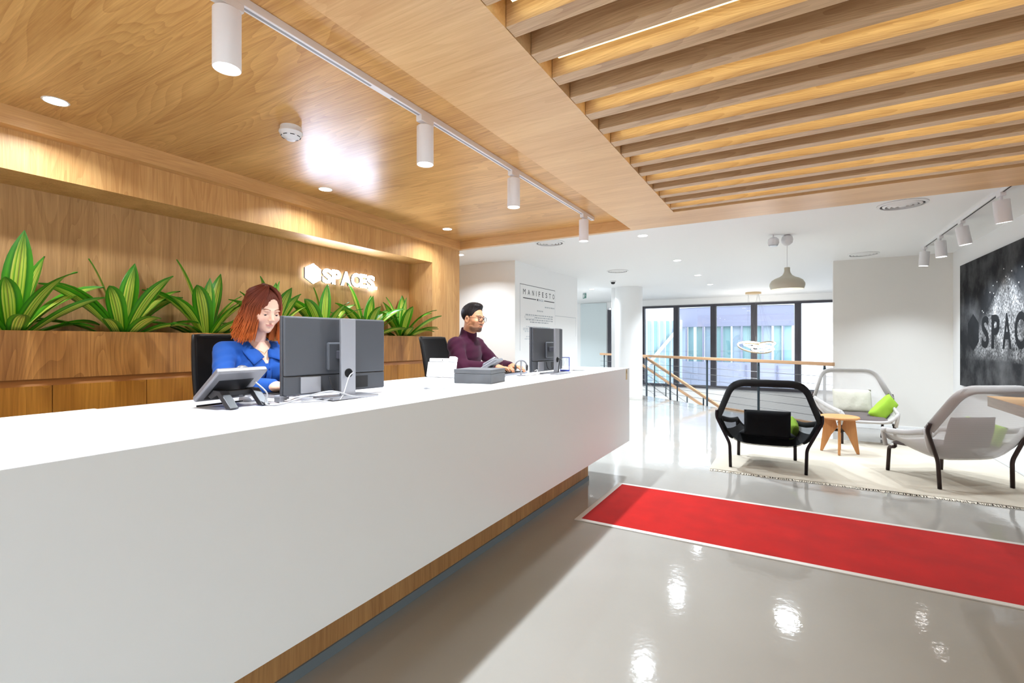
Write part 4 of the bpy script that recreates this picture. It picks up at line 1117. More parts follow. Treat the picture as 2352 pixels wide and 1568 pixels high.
def keyboard(label, loc, rot):
    t = thing('keyboard', label, 'keyboard', loc, rot, 'keyboards on the desk')
    MB().box(-0.20, 0.20, -0.065, 0.065, 0.0, 0.014).build('case', M['silver'], t, bevel=0.003)
    kb = MB()
    for r_ in range(5):
        for c_ in range(14):
            kb.box(-0.19 + c_ * 0.0272, -0.19 + c_ * 0.0272 + 0.023, -0.055 + r_ * 0.0225, -0.055 + r_ * 0.0225 + 0.019, 0.0142, 0.018)
    o = kb.build('keys', M['black'], t); o['kind'] = 'stuff'
    return t
keyboard('slim silver keyboard under the hands of the woman', (-2.205, 1.625, D - 0.003), R(-92))
keyboard('slim silver keyboard under the hands of the man', (-2.01, 3.42, D), R(-88))
for lb, loc, rz in (('silver computer mouse beside the woman keyboard', (-2.16, 1.30, D - 0.003), R(-90)), ('pale computer mouse beside the man keyboard', (-2.02, 3.12, D), R(-80))):
    b = MB(); b.lathe([(0.0, 0.0), (0.030, 0.0), (0.032, 0.008), (0.026, 0.022), (0.012, 0.030), (0.0, 0.031)], 20)
    b.v = [(p[0], p[1] * 1.7, p[2]) for p in b.v]
    t = thing('computer_mouse', lb, 'mouse', loc, rz, 'mice on the desk')
    b.build('shell', M['phonegrey'], t, smooth=50)
    MB().box(-0.0025, 0.0025, 0.012, 0.034, 0.026, 0.0295).build('wheel', M['black'], t)

# headset hanging on a small stand before the man
hd = thing('headset', 'silver headset hanging on a small stand near the man', 'headset', (-1.845, 3.315, D), R(30))
MB().lathe([(0.0, 0.0), (0.035, 0.0), (0.035, 0.006), (0.0, 0.008)], 24).build('stand_foot', M['silver'], hd, smooth=40)
MB().tube([(0, 0, 0.006), (0, 0, 0.115)], 0.006, 10).build('stand_rod', M['silver'], hd, smooth=40)
MB().tube([(0.045 * math.cos(a), 0.012, 0.075 + 0.045 * math.sin(a)) for a in [PI * i / 14 for i in range(15)]], 0.005, 8, r2=0.010).build('headband', M['phonegrey'], hd, smooth=True)
for s in (-1, 1):
    MB().lathe([(0.0, -0.008), (0.024, -0.008), (0.026, 0.0), (0.020, 0.010), (0.0, 0.010)], 18, (0, 0, 0), Matrix.Translation((s * 0.045, 0.012, 0.062)) @ Matrix.Rotation(R(90), 4, 'Y')).build('ear_cup', M['phonedark'], hd, smooth=40)

# acrylic holders
ah = thing('brochure_holder', 'low clear acrylic tray on the near counter', 'holder', (-1.80, 2.10, D), R(20))
for bb, nm in (((0, 0.12, 0, 0.09, 0, 0.003), 'floor_plate'), ((0, 0.12, 0, 0.003, 0.003, 0.03), 'lip'), ((0, 0.003, 0.003, 0.09, 0.003, 0.03), 'side'), ((0.117, 0.12, 0.003, 0.09, 0.003, 0.03), 'side'), ((0.003, 0.117, 0.087, 0.09, 0.003, 0.045), 'rear')):
    MB().box(*bb).build(nm, M['acrylic'], ah)
ah = thing('brochure_holder', 'upright clear acrylic card stand at the far end of the desk', 'holder', (-1.76, 4.10, D), R(20))
MB().box(0, 0.13, 0, 0.07, 0, 0.003).build('foot', M['acrylic'], ah)
MB().box(0.0, 0.06, 0.03, 0.033, 0.003, 0.10, Matrix.Rotation(R(0), 4, 'X')).build('upright', M['acrylic'], ah)
MB().box(0.02, 0.11, 0.012, 0.06, 0.0032, 0.010).build('card_pile', M['whiteplastic'], ah)
bf = thing('display_stand', 'clear acrylic display frame with blue edges behind the man monitor', 'display frame', (-1.815, 3.985, D), R(16))
m_blue_a = mat('blue acrylic edge', rgb(58, 72, 160), 0.3)
MB().box(0.0, 0.085, 0, 0.05, 0.0, 0.014).build('base', m_blue_a, bf, bevel=0.002)
MB().box(0.079, 0.085, 0.018, 0.030, 0.014, 0.128).build('side_edge', m_blue_a, bf)
MB().box(0.0, 0.006, 0.018, 0.030, 0.014, 0.128).build('side_edge', m_blue_a, bf)
MB().box(0.006, 0.079, 0.018, 0.030, 0.122, 0.128).build('top_edge', m_blue_a, bf)
MB().box(0.006, 0.079, 0.022, 0.026, 0.014, 0.122).build('pane', M['acrylic'], bf)

# cables
def smooth_curve(pts, n=8):
    P = [Vector(p) for p in pts]; out = []
    for i in range(len(P) - 1):
        a, b, c, d = P[max(0, i - 1)], P[i], P[i + 1], P[min(len(P) - 1, i + 2)]
        for k in range(n):
            t = k / n
            out.append(0.5 * (2 * b + (c - a) * t + (2 * a - 5 * b + 4 * c - d) * t * t + (3 * b - a - 3 * c + d) * t ** 3))
    out.append(P[-1]); return out
m_cg = mat('grey cable', rgb(170, 170, 174), 0.4, 0.2); m_cb = mat('black cable', rgb(30, 30, 34), 0.45); m_cw = mat('white cable', rgb(226, 226, 228), 0.4)
def cable(label, pts, r, m):
    return tag(MB().tube(smooth_curve(pts), r, 8).build('cable', m, None, smooth=True), label, 'cable', 'cables on the desk')
z0 = D + 0.004
cable('pale cable arching from the desk phone to the woman monitor stand', [(-1.98, 1.22, D + 0.10), (-1.94, 1.25, D + 0.05), (-1.93, 1.24, z0), (-1.87, 1.27, z0), (-1.83, 1.36, D + 0.03), (-1.80, 1.47, D + 0.045), (-1.78, 1.58, D + 0.012), (-1.81, 1.66, z0)], 0.0035, m_cg)
cable('thin grey cable running up into the hole of the woman monitor stand', [(-1.78, 1.50, z0), (-1.79, 1.53, D + 0.03), (-1.835, 1.60, D + 0.10), (-1.85, 1.638, D + 0.118)], 0.003, m_cg)
cable('grey cable loop lying before the woman monitor', [(-1.93, 1.30, z0), (-1.86, 1.36, z0), (-1.82, 1.44, z0), (-1.85, 1.52, z0 + 0.004), (-1.90, 1.48, z0), (-1.89, 1.38, z0)], 0.0025, m_cg)
cable('white cable lying between the phone and the woman keyboard', [(-1.96, 1.24, z0), (-2.0, 1.30, z0), (-1.97, 1.38, z0), (-2.02, 1.45, z0), (-1.99, 1.55, z0)], 0.0025, m_cw)
cable('black power lead hanging from the woman monitor', [(-1.90, 1.54, D + 0.10), (-1.885, 1.54, D + 0.06), (-1.885, 1.57, D + 0.03), (-1.88, 1.63, D + 0.03), (-1.868, 1.65, D + 0.06)], 0.004, m_cb)
cable('black cables looped behind the man monitor', [(-1.765, 3.60, D + 0.10), (-1.75, 3.60, D + 0.05), (-1.74, 3.64, D + 0.04), (-1.72, 3.70, D + 0.10), (-1.685, 3.69, D + 0.125), (-1.682, 3.67, D + 0.06), (-1.682, 3.66, z0), (-1.64, 3.62, z0)], 0.0035, m_cb)
cable('white cable bunched beside the man keyboard', [(-1.86, 3.30, z0), (-1.80, 3.36, z0), (-1.79, 3.42, D + 0.03), (-1.77, 3.45, D + 0.04), (-1.76, 3.42, z0), (-1.72, 3.48, z0), (-1.70, 3.56, z0)], 0.003, m_cw)
cn_ = thing('cable_plug', 'small grey plug hanging from the desk phone', 'plug', (-1.985, 1.345, D), R(25))
MB().cbox((0, 0, 0.012), (0.03, 0.055, 0.024)).build('body', M['phonegrey'], cn_, bevel=0.003)
MB().cbox((0, 0.04, 0.012), (0.016, 0.03, 0.012)).build('tip', M['silver'], cn_)

# ================================================================== office chairs
def office_chair(label, loc, rot):
    """faces +y, high drafting chair"""
    t = thing('office_chair', label, 'office chair', loc, rot, 'chairs behind the desk')
    def bk(side):
        def g(u, v):
            x = (u - 0.5) * 0.46 * (0.94 + 0.06 * math.sin(v * PI)); z = 0.90 + v * 0.48
            y = -0.235 + 0.05 * (abs(u - 0.5) * 2) ** 2 - 0.06 * (v - 0.25) ** 2 - 0.05 * v
            return (x, y + side * 0.012, z)
        return g
    b = MB(); b.grid(bk(1), 12, 12); b.grid(bk(-1), 12, 12)
    rim = [Vector(bk(0)(u, 0)) for u in [i / 12 for i in range(13)]] + [Vector(bk(0)(1, v)) for v in [i / 12 for i in range(1, 13)]] + [Vector(bk(0)(1 - u, 1)) for u in [i / 12 for i in range(1, 13)]] + [Vector(bk(0)(0, 1 - v)) for v in [i / 12 for i in range(1, 12)]]
    b.build('backrest', M['blackfab'], t, smooth=True)
    MB().tube(rim, 0.016, 8, closed=True, up=(0, 1, 0)).build('back_frame', M['black'], t, smooth=True)
    s_ = pillow(0.48, 0.46, 0.09); Ms = Matrix.Translation((0, 0.0, 0.735)) @ Matrix.Rotation(R(90), 4, 'X')
    s_.v = [tuple(Ms @ Vector(p)) for p in s_.v]; s_.build('seat', M['blackfab'], t, smooth=True)
    MB().tube([(0, -0.10, 0.69), (0, -0.24, 0.70), (0, -0.285, 0.80), (0, -0.262, 1.0)], 0.022, 8, r2=0.012).build('back_arm', M['black'], t, smooth=True)
    MB().cyl((0, 0, 0.10), (0, 0, 0.70), 0.026).build('gas_column', M['black'], t, smooth=40)
    rg = [(0.20 * math.cos(2 * PI * i / 28), 0.20 * math.sin(2 * PI * i / 28), 0.33) for i in range(28)]
    MB().tube(rg, 0.011, 8, closed=True, up=(0, 0, 1)).build('foot_ring', M['silver'], t, smooth=True)
    for k in range(3):
        a = 2 * PI * k / 3; MB().tube([(0.02 * math.cos(a), 0.02 * math.sin(a), 0.33), (0.2 * math.cos(a), 0.2 * math.sin(a), 0.33)], 0.007, 6).build('ring_spoke', M['silver'], t)
    for k in range(5):
        a = 2 * PI * k / 5 + 0.3
        lg = MB().tube([(0.02 * math.cos(a), 0.02 * math.sin(a), 0.13), (0.29 * math.cos(a), 0.29 * math.sin(a), 0.075)], [0.022, 0.014], 8).build('leg', M['black'], t, smooth=True)
        MB().lathe([(0.0, -0.018), (0.022, -0.018), (0.026, 0.0), (0.022, 0.018), (0.0, 0.018)], 14, (0, 0, 0), Matrix.Translation((0.29 * math.cos(a), 0.29 * math.sin(a), 0.027)) @ Matrix.Rotation(a, 4, 'Z') @ Matrix.Rotation(R(90), 4, 'X')).build('caster', M['black'], lg, smooth=40)
    return t
office_chair('black high-backed office chair behind the woman', (-2.76, 1.69, 0), R(-90 - 8))
office_chair('black high-backed office chair behind the man', (-2.585, 3.50, 0), R(-90 + 10))

# ================================================================== people (signed-distance bodies)
F32 = np.float32
def V3(*a): return np.array(a, dtype=F32)
def smin(a, b, k):
    h = np.clip(0.5 + 0.5 * (b - a) / k, 0, 1)
    return b * (1 - h) + a * h - k * h * (1 - h)
def smax(a, b, k): return -smin(-a, -b, k)
def ell(P, c, r):
    q = (P - V3(*c)) / V3(*r)
    k0 = np.sqrt((q * q).sum(-1)) + 1e-9
    q2 = q / V3(*r); k1 = np.sqrt((q2 * q2).sum(-1)) + 1e-9
    return k0 * (k0 - 1) / k1
def cap(P, a, b, ra, rb):
    a, b = V3(*a), V3(*b); ab = b - a
    t = np.clip(((P - a) @ ab) / (ab @ ab + 1e-12), 0, 1)
    d = P - a - t[..., None] * ab
    return np.sqrt((d * d).sum(-1)) - (ra + (rb - ra) * t)
def chain(P, pts, rs, k):
    d = None
    for i in range(len(pts) - 1):
        q = cap(P, pts[i], pts[i + 1], rs[i], rs[i + 1])
        d = q if d is None else smin(d, q, k)
    return d
def nets(fn, lo, hi, h):
    """naive surface nets of fn(P) = 0 over the box lo..hi"""
    lo = np.array(lo, F32); n = np.ceil((np.array(hi) - lo) / h).astype(int) + 1
    ax = [lo[i] + h * np.arange(n[i], dtype=F32) for i in range(3)]
    F = np.empty(n, F32)
    for i0 in range(0, n[0], 16):
        g = np.stack(np.meshgrid(ax[0][i0:i0 + 16], ax[1], ax[2], indexing='ij'), -1)
        F[i0:i0 + 16] = fn(g)
    S = F < 0
    c = np.zeros(n - 1, np.int8)
    for dx in (0, 1):
        for dy in (0, 1):
            for dz in (0, 1):
                c += S[dx:n[0] - 1 + dx, dy:n[1] - 1 + dy, dz:n[2] - 1 + dz]
    act = (c > 0) & (c < 8)
    idx = -np.ones(n - 1, np.int64)
    I = np.argwhere(act); idx[act] = np.arange(len(I))
    acc = np.zeros((len(I), 3)); cnt = np.zeros(len(I))
    cor = [(a, b, d) for a in (0, 1) for b in (0, 1) for d in (0, 1)]
    for p in cor:
        for k in range(3):
            if p[k]: continue
            q = list(p); q[k] = 1
            f0 = F[I[:, 0] + p[0], I[:, 1] + p[1], I[:, 2] + p[2]]; f1 = F[I[:, 0] + q[0], I[:, 1] + q[1], I[:, 2] + q[2]]
            m = (f0 < 0) != (f1 < 0)
            t = np.where(m, f0 / np.where(m, f0 - f1, 1), 0)
            pos = np.tile(np.array(p, float), (len(I), 1)); pos[:, k] += t
            acc[m] += pos[m]; cnt[m] += 1
    verts = lo + h * (I + acc / cnt[:, None])
    faces = []
    for k in range(3):
        a, b = (k + 1) % 3, (k + 2) % 3
        s0 = [slice(None)] * 3; s1 = [slice(None)] * 3
        s0[k] = slice(0, n[k] - 1); s1[k] = slice(1, n[k])
        ch = S[tuple(s0)] != S[tuple(s1)]
        E_ = np.argwhere(ch)
        E_ = E_[(E_[:, a] > 0) & (E_[:, b] > 0) & (E_[:, a] < n[a] - 1) & (E_[:, b] < n[b] - 1)]
        q = []
        for da, db in ((-1, -1), (0, -1), (0, 0), (-1, 0)):
            w = E_.copy(); w[:, a] += da; w[:, b] += db
            q.append(idx[w[:, 0], w[:, 1], w[:, 2]])
        q = np.stack(q, 1)
        flip = S[E_[:, 0], E_[:, 1], E_[:, 2]] == False
        q[flip] = q[flip][:, ::-1]
        faces.append(q)
    faces = np.concatenate(faces)
    faces = faces[(faces >= 0).all(1)]
    return verts, faces
def xf(Mx, P): 
    A = np.array(Mx, float)
    return P @ A[:3, :3].T + A[:3, 3]
def np_mesh(name, chunks, m, parent, cols=None, smooth=True):
    """chunks: list of (verts, faces[, colours])"""
    V, Fc, Cc, o = [], [], [], 0
    for ck in chunks:
        V.append(ck[0]); Fc.append(ck[1] + o); o += len(ck[0])
        Cc.append(ck[2] if len(ck) > 2 else np.tile(np.array([1, 1, 1, 1.0]), (len(ck[0]), 1)))
    V = np.concatenate(V); Fc = np.concatenate(Fc); Cc = np.concatenate(Cc)
    me = bpy.data.meshes.new(name)
    me.vertices.add(len(V)); me.vertices.foreach_set('co', V.astype(np.float32).ravel())
    me.loops.add(Fc.size); me.loops.foreach_set('vertex_index', Fc.astype(np.int32).ravel())
    me.polygons.add(len(Fc)); me.polygons.foreach_set('loop_start', (np.arange(len(Fc)) * Fc.shape[1]).astype(np.int32))
    me.update(calc_edges=True); me.validate()
    ca = me.color_attributes.new('tone', 'FLOAT_COLOR', 'POINT')
    ca.data.foreach_set('color', Cc.astype(np.float32).ravel())
    return link(name, me, m, parent, smooth)
def tone_mat(name, rough=0.5, sss=0.0, spec=0.4, sheen=0.0, bump=None):
    m, nt, p = nodes_of(name)
    a = nt.nodes.new('ShaderNodeVertexColor'); a.layer_name = 'tone'
    nt.links.new(a.outputs['Color'], p.inputs['Base Color'])
    p.inputs['Roughness'].default_value = rough; p.inputs['Specular IOR Level'].default_value = spec
    if sss:
        p.inputs['Subsurface Weight'].default_value = sss; p.inputs['Subsurface Radius'].default_value = (0.012, 0.005, 0.003); p.inputs['Subsurface Scale'].default_value = 0.5
    if bump:
        tc = nt.nodes.new('ShaderNodeTexCoord'); nz = nt.nodes.new('ShaderNodeTexNoise'); nz.inputs['Scale'].default_value = bump[0]; nz.inputs['Detail'].default_value = 3
        b = nt.nodes.new('ShaderNodeBump'); b.inputs['Strength'].default_value = bump[1]; b.inputs['Distance'].default_value = bump[2]
        nt.links.new(tc.outputs['Object'], nz.inputs['Vector']); nt.links.new(nz.outputs['Fac'], b.inputs['Height']); nt.links.new(b.outputs['Normal'], p.inputs['Normal'])
    return m
def C4(*c): return np.array(rgb(*c))
def head_fn(P, male, neck_b, lids):
    A = np.abs(P[..., 0])[..., None]
    Q = np.concatenate([A, P[..., 1:]], -1)            # mirrored half
    d = ell(P, (0, -0.012, 0.034), (0.074, 0.094, 0.082))
    d = smin(d, ell(P, (0, 0.026, -0.028), (0.061 if male else 0.058, 0.066, 0.078)), 0.03)
    d = smin(d, ell(P, (0, 0.036, -0.080), (0.050 if male else 0.042, 0.048, 0.040)), 0.025)
    d = smin(d, ell(P, (0, 0.072, -0.103), (0.020 if male else 0.015, 0.014, 0.013)), 0.02)
    if male: d = smin(d, ell(Q, (0.045, 0.012, -0.075), (0.014, 0.028, 0.02)), 0.025)
    d = smin(d, ell(Q, (0.040, 0.060, -0.034), (0.022, 0.022, 0.022)), 0.025)      # cheek
    d = smin(d, ell(Q, (0.022, 0.084, 0.014), (0.026, 0.010, 0.008 if male else 0.006)), 0.012)   # brow
    d = smax(d, -ell(Q, (0.031, 0.102, -0.006), (0.017, 0.018, 0.011)), 0.012)     # eye socket
    d = smin(d, ell(Q, (0.0315, 0.0745, -0.006), (0.0145, 0.0145, 0.0125)), 0.004) # lids
    d = smax(d, -ell(Q, (0.0315, 0.092, -0.0095 + lids), (0.0125, 0.0105, 0.0042)), 0.002)  # lid opening
    d = smin(d, cap(P, (0, 0.086, 0.006), (0, 0.107, -0.034), 0.007, 0.0095), 0.010)
    d = smin(d, ell(Q, (0.0105, 0.099, -0.038), (0.0075, 0.0085, 0.0065)), 0.006)
    d = smin(d, ell(P, (0, 0.089, -0.0635), (0.021, 0.0085, 0.0048)), 0.004)
    d = smin(d, ell(P, (0, 0.087, -0.0725), (0.017, 0.0088, 0.0058)), 0.004)
    d = smax(d, -ell(P, (0, 0.1, -0.0678), (0.022, 0.006, 0.0012)), 0.002)
    ear = ell(Q, (0.0735, -0.014, -0.018), (0.009, 0.019, 0.031))
    ear = smax(ear, -ell(Q, (0.084, -0.010, -0.016), (0.008, 0.011, 0.019)), 0.004)
    d = smin(d, ear, 0.006)
    d = smin(d, cap(P, (0, -0.022, -0.06), neck_b, 0.052 if male else 0.044, 0.056 if male else 0.050), 0.03)
    return d
def head_tones(v, male, skin, lip, brow, beard=None):
    c = np.tile(skin, (len(v), 1))
    x, y, z = np.abs(v[:, 0]), v[:, 1], v[:, 2]
    def mixin(w, col):
        c[:] = c * (1 - w[:, None]) + col * w[:, None]
    def soft(d, w): return np.clip(0.5 - d / w, 0, 1)
    if beard is not None:
        jaw = soft(np.maximum(-(z + 0.044 - 0.35 * np.maximum(0, 0.06 - y) + 0.02) * -1, -(y + 0.005)), 0.02)
        jaw = np.clip((-0.072 - z + 0.25 * np.maximum(0, 0.05 - y)) / 0.012, 0, 1) * np.clip((y - 0.0) / 0.02, 0, 1) * np.clip((z + 0.125) / 0.01, 0, 1)
        side = np.clip((0.034 - np.abs(y - 0.028)) / 0.012, 0, 1) * np.clip((-0.035 - z) / 0.02, 0, 1) * np.clip((z + 0.12) / 0.02, 0, 1) * (x > 0.04)
        mou = soft(np.maximum(np.abs(z + 0.0535) - 0.0055 + 0.12 * x, x - 0.032), 0.004) * (y > 0.07)
        mixin(np.clip(jaw * 0.6, 0, 1), beard); mixin(np.clip(side * 0.24, 0, 1), beard); mixin(mou * 0.85, beard)
        gt = soft(np.maximum(np.abs(z + 0.098) - 0.014, x - 0.026), 0.012) * (y > 0.05); mixin(gt * 0.8, beard)
    lp = soft(np.maximum(np.abs(z + 0.068) - 0.0072 + 9 * x * x, x - 0.020), 0.003) * (y > 0.075)
    mixin(lp * 0.7, lip)
    bz = 0.0165 + 0.004 * np.sin(np.clip((x - 0.012) / 0.036, 0, 1) * 3.1)
    br = soft(np.maximum(np.abs(z - bz) - (0.0038 if male else 0.0024), np.abs(x - 0.031) - 0.020), 0.003) * (y > 0.055)
    mixin(br * 0.9, brow)
    lash = soft(np.abs(z + 0.0075) - 0.0012, 0.003) * (np.abs(x - 0.0315) < 0.013) * (y > 0.076)
    mixin(lash * 0.55, brow)
    blush = soft(np.sqrt((x - 0.04) ** 2 + (z + 0.035) ** 2) - 0.01, 0.03) * (y > 0.03)
    mixin(blush * 0.22, np.array(rgb(226, 130, 112)))
    return c
def hand_fn(P, s):
    """wrist at the origin, fingers to +y, back of the hand up; s = +1 thumb on +x"""
    d = ell(P, (0, 0.052, 0.0), (0.040, 0.052, 0.017))
    d = smin(d, cap(P, (0, -0.06, 0.0), (0, 0.03, 0.0), 0.026, 0.024), 0.03)
    for xf_, L_, yb in ((0.029, 0.072, 0.092), (0.010, 0.082, 0.098), (-0.010, 0.076, 0.096), (-0.028, 0.060, 0.086)):
        x0 = xf_ * s
        a = [(x0, yb - 0.02, 0.002)]; ang = (-0.12, -0.55, -0.95); seg = (0.46, 0.30, 0.24)
        p = np.array([x0, yb, 0.003])
        a.append(tuple(p))
        for g, q in zip(ang, seg):
            p = p + np.array([xf_ * s * 0.10 * q, L_ * q * math.cos(g), L_ * q * math.sin(g)]); a.append(tuple(p))
        d = smin(d, chain(P, a, (0.0095, 0.0092, 0.0085, 0.0078, 0.0068), 0.004), 0.006)
    d = smin(d, chain(P, [(0.026 * s, 0.022, -0.004), (0.050 * s, 0.052, -0.010), (0.056 * s, 0.080, -0.018), (0.050 * s, 0.100, -0.026)], (0.014, 0.012, 0.0105, 0.008), 0.008), 0.012)
    return d
def frame_to(p, q, up=(0, 0, 1)):
    """matrix at p whose +y points to q"""
    y = (Vector(q) - Vector(p)).normalized(); u = Vector(up)
    x = y.cross(u).normalized(); z = x.cross(y)
    m = Matrix((x, y, z)).transposed().to_4x4(); m.translation = Vector(p)
    return m
M['skin'] = tone_mat('skin', 0.48, 0.0, 0.35)
M['hair'] = tone_mat('hair', 0.55, 0.0, 0.2)
M['eye'] = tone_mat('eye', 0.12, 0.0, 0.5)

def person(label, loc, rotz, pose):
    male = pose['male']
    t = thing('person', label, 'person', loc, rotz)
    HM = Matrix.Translation(pose['head']) @ Euler(pose['head_rot']).to_matrix().to_4x4()
    nb = HM.inverted() @ Vector(pose['neck'])
    # ---- skin: head, neck and upper chest, forearms and hands
    v, f = nets(lambda P: head_fn(P, male, tuple(nb), pose['lids']), (-0.10, -0.16, -0.235), (0.10, 0.13, 0.13), 0.0025 if True else 0.004)
    hc = head_tones(v, male, pose['skin'], pose['lip'], pose['brow'], pose.get('beard'))
    ch = [(xf(HM, v), f, hc)]
    def torso(P, g):
        d = None
        for (c, r) in pose['torso']:
            q = ell(P, c, tuple(a + g for a in r)); d = q if d is None else smin(d, q, 0.05)
        for (a, b, ra, rb) in pose['torso_caps']: d = smin(d, cap(P, a, b, ra + g, rb + g), 0.045)
        return d
    def arms(P, g):
        d = None
        for A in pose['arms']:
            q = chain(P, A[:3], (pose['arm_r'][0] + g, pose['arm_r'][1] + g, pose['arm_r'][2] + g), 0.02)
            d = q if d is None else np.minimum(d, q)
        return d
    def legs(P, g):
        d = None
        for A in pose['legs']:
            q = chain(P, A, (0.085 + g, 0.060 + g, 0.042 + g), 0.02); d = q if d is None else np.minimum(d, q)
        return d
    lo, hi = pose['box']
    fnb = lambda P: smin(smin(torso(P, 0), arms(P, 0), 0.03), legs(P, 0), 0.04)
    v, f = nets(fnb, (lo[0], lo[1], 0.36), (hi[0], hi[1], hi[2]), 0.010)
    ch.append((v, f, np.tile(pose['skin'], (len(v), 1))))
    for A, s in zip(pose['arms'], (-1, 1)):
        Mh = frame_to(A[2], A[3])
        v, f = nets(lambda P: hand_fn(P, s), (-0.075, -0.07, -0.075), (0.075, 0.19, 0.03), 0.0032)
        ch.append((xf(Mh, v), f, np.tile(pose['skin'] * np.array([1, 0.97, 0.95, 1]), (len(v), 1))))
    body = np_mesh('body', ch, M['skin'], t)
    # ---- eyes
    for s in (-1, 1):
        b = MB(); b.lathe([(0.0115 * math.sin(PI * i / 14), 0.0115 * math.cos(PI * i / 14)) for i in range(15)], 18)
        vv = np.array([(p[0] + s * 0.0315, p[2] + 0.0765, p[1] - 0.008) for p in b.v])
        ff = [q for q in b.f if len(q) == 4]
        cc = np.tile(np.array(rgb(232, 226, 222)), (len(vv), 1))
        r_ = np.hypot(vv[:, 0] - s * 0.0315 - pose['gaze'][0], vv[:, 2] + 0.008 - pose['gaze'][1])
        cc[(r_ < 0.0062) & (vv[:, 1] > 0.078)] = np.array(rgb(64, 48, 36))
        cc[(r_ < 0.003) & (vv[:, 1] > 0.078)] = np.array(rgb(12, 10, 10))
        np_mesh('eye', [(xf(HM, vv), np.array(ff), cc)], M['eye'], body)
    # ---- clothes
    def top(P):
        g = pose['ease']
        d = smin(torso(P, g), arms(P, g), 0.035)
        w = np.sin(P[..., 2] * 95 + 14 * P[..., 0] + 5 * np.sin(P[..., 1] * 22)) * 0.0016 + np.sin(P[..., 0] * 60 + P[..., 2] * 40) * 0.0012
        d = d + w
        d = smax(d, -(P[..., 2] - pose['hem']), 0.004)
        return pose['neckline'](P, d)
    v, f = nets(top, (lo[0], lo[1], pose['hem'] - 0.02), (hi[0], hi[1], hi[2] + 0.06), 0.0055)
    shirt = np_mesh(pose['top_name'], [(v, f)], pose['top_mat'], t)
    def low(P):
        d = smin(ell(P, (0, 0.0, 0.90), (0.178, 0.14, 0.13)), legs(P, 0.016), 0.04)
        return d
    v, f = nets(low, (-0.26, -0.18, 0.36), (0.26, 0.56, 1.02), 0.009)
    np_mesh('trousers', [(v, f)], pose['low_mat'], t)
    for A in pose['legs']:
        a = A[2]
        v, f = nets(lambda P: smin(ell(P, (a[0], a[1] + 0.06, a[2] - 0.045), (0.042, 0.115, 0.032)), cap(P, a, (a[0], a[1], a[2] - 0.03), 0.042, 0.044), 0.03), (a[0] - 0.07, a[1] - 0.1, a[2] - 0.1), (a[0] + 0.07, a[1] + 0.2, a[2] + 0.06), 0.008)
        np_mesh('shoe', [(v, f)], M['black'], t)
    return t, body, shirt, HM

# ---------------------------------------------------------------- the woman
def wneck(P, d):
    # collar stands around the neck, open in a V at the front
    x, y, z = P[..., 0], P[..., 1], P[..., 2]
    neck = cap(P, (0, 0.03, 1.28), (0, 0.055, 1.45), 0.058, 0.058)
    d = smax(d, -neck, 0.004)
    v_ = np.maximum(np.abs(x) - np.clip((z - 1.205) * 0.48, -1, 0.06), 0.05 - y)
    d = smax(d, -v_, 0.003)
    return smax(d, z - 1.352, 0.004)
m_blue_shirt = mat('cobalt blue crepe', rgb(34, 80, 158), 0.8, spec=0.2, sheen=0.05, bump=(70, 0.25, 0.003), vary=(9, 0.08))
WOM = dict(male=False, head=(0.012, 0.135, 1.532), head_rot=(R(-17), R(0), R(-4)), neck=(0, 0.035, 1.315), lids=-0.0022, gaze=(0.001, -0.004),
           skin=C4(232, 188, 164), lip=C4(222, 140, 132), brow=C4(110, 70, 52),
           torso=[((0, 0.035, 1.215), (0.150, 0.098, 0.135)), ((0.072, 0.115, 1.185), (0.062, 0.055, 0.060)), ((-0.072, 0.115, 1.185), (0.062, 0.055, 0.060)), ((0, 0.02, 1.05), (0.128, 0.095, 0.15)), ((0, 0.0, 0.90), (0.165, 0.125, 0.12))],
           torso_caps=[((-0.135, 0.03, 1.300), (0.135, 0.03, 1.300), 0.050, 0.050), ((0, 0.03, 1.28), (0, 0.045, 1.36), 0.06, 0.046)],
           arms=[[(0.172, 0.03, 1.292), (0.272, 0.20, 1.130), (0.150, 0.425, 1.120), (0.125, 0.60, 1.118)], [(-0.172, 0.03, 1.292), (-0.285, 0.20, 1.130), (-0.13, 0.425, 1.120), (-0.10, 0.60, 1.118)]],
           arm_r=(0.048, 0.038, 0.027), ease=0.010, hem=0.90, legs=[[(0.09, 0.02, 0.885), (0.11, 0.40, 0.86), (0.10, 0.28, 0.44)], [(-0.09, 0.02, 0.885), (-0.11, 0.40, 0.86), (-0.10, 0.28, 0.44)]],
           box=((-0.36, -0.16, 0.76), (0.36, 0.50, 1.36)), neckline=wneck, top_name='blouse', top_mat=m_blue_shirt, low_mat=mat('dark trousers', rgb(30, 32, 40), 0.8))
wom, wbody, wshirt, WH = person('seated woman with auburn bob in a cobalt blue blouse, looking down at her monitor', (-2.715, 1.655, 0), R(-90), WOM)
# cut the sleeves at the wrist: cuffs
for A in WOM['arms']:
    a = Vector(A[1]); b = Vector(A[2]); u = (b - a).normalized()
    MB().tube([b - u * 0.045, b - u * 0.002], [0.041, 0.039], 20).build('cuff', m_blue_shirt, wshirt, smooth=40)
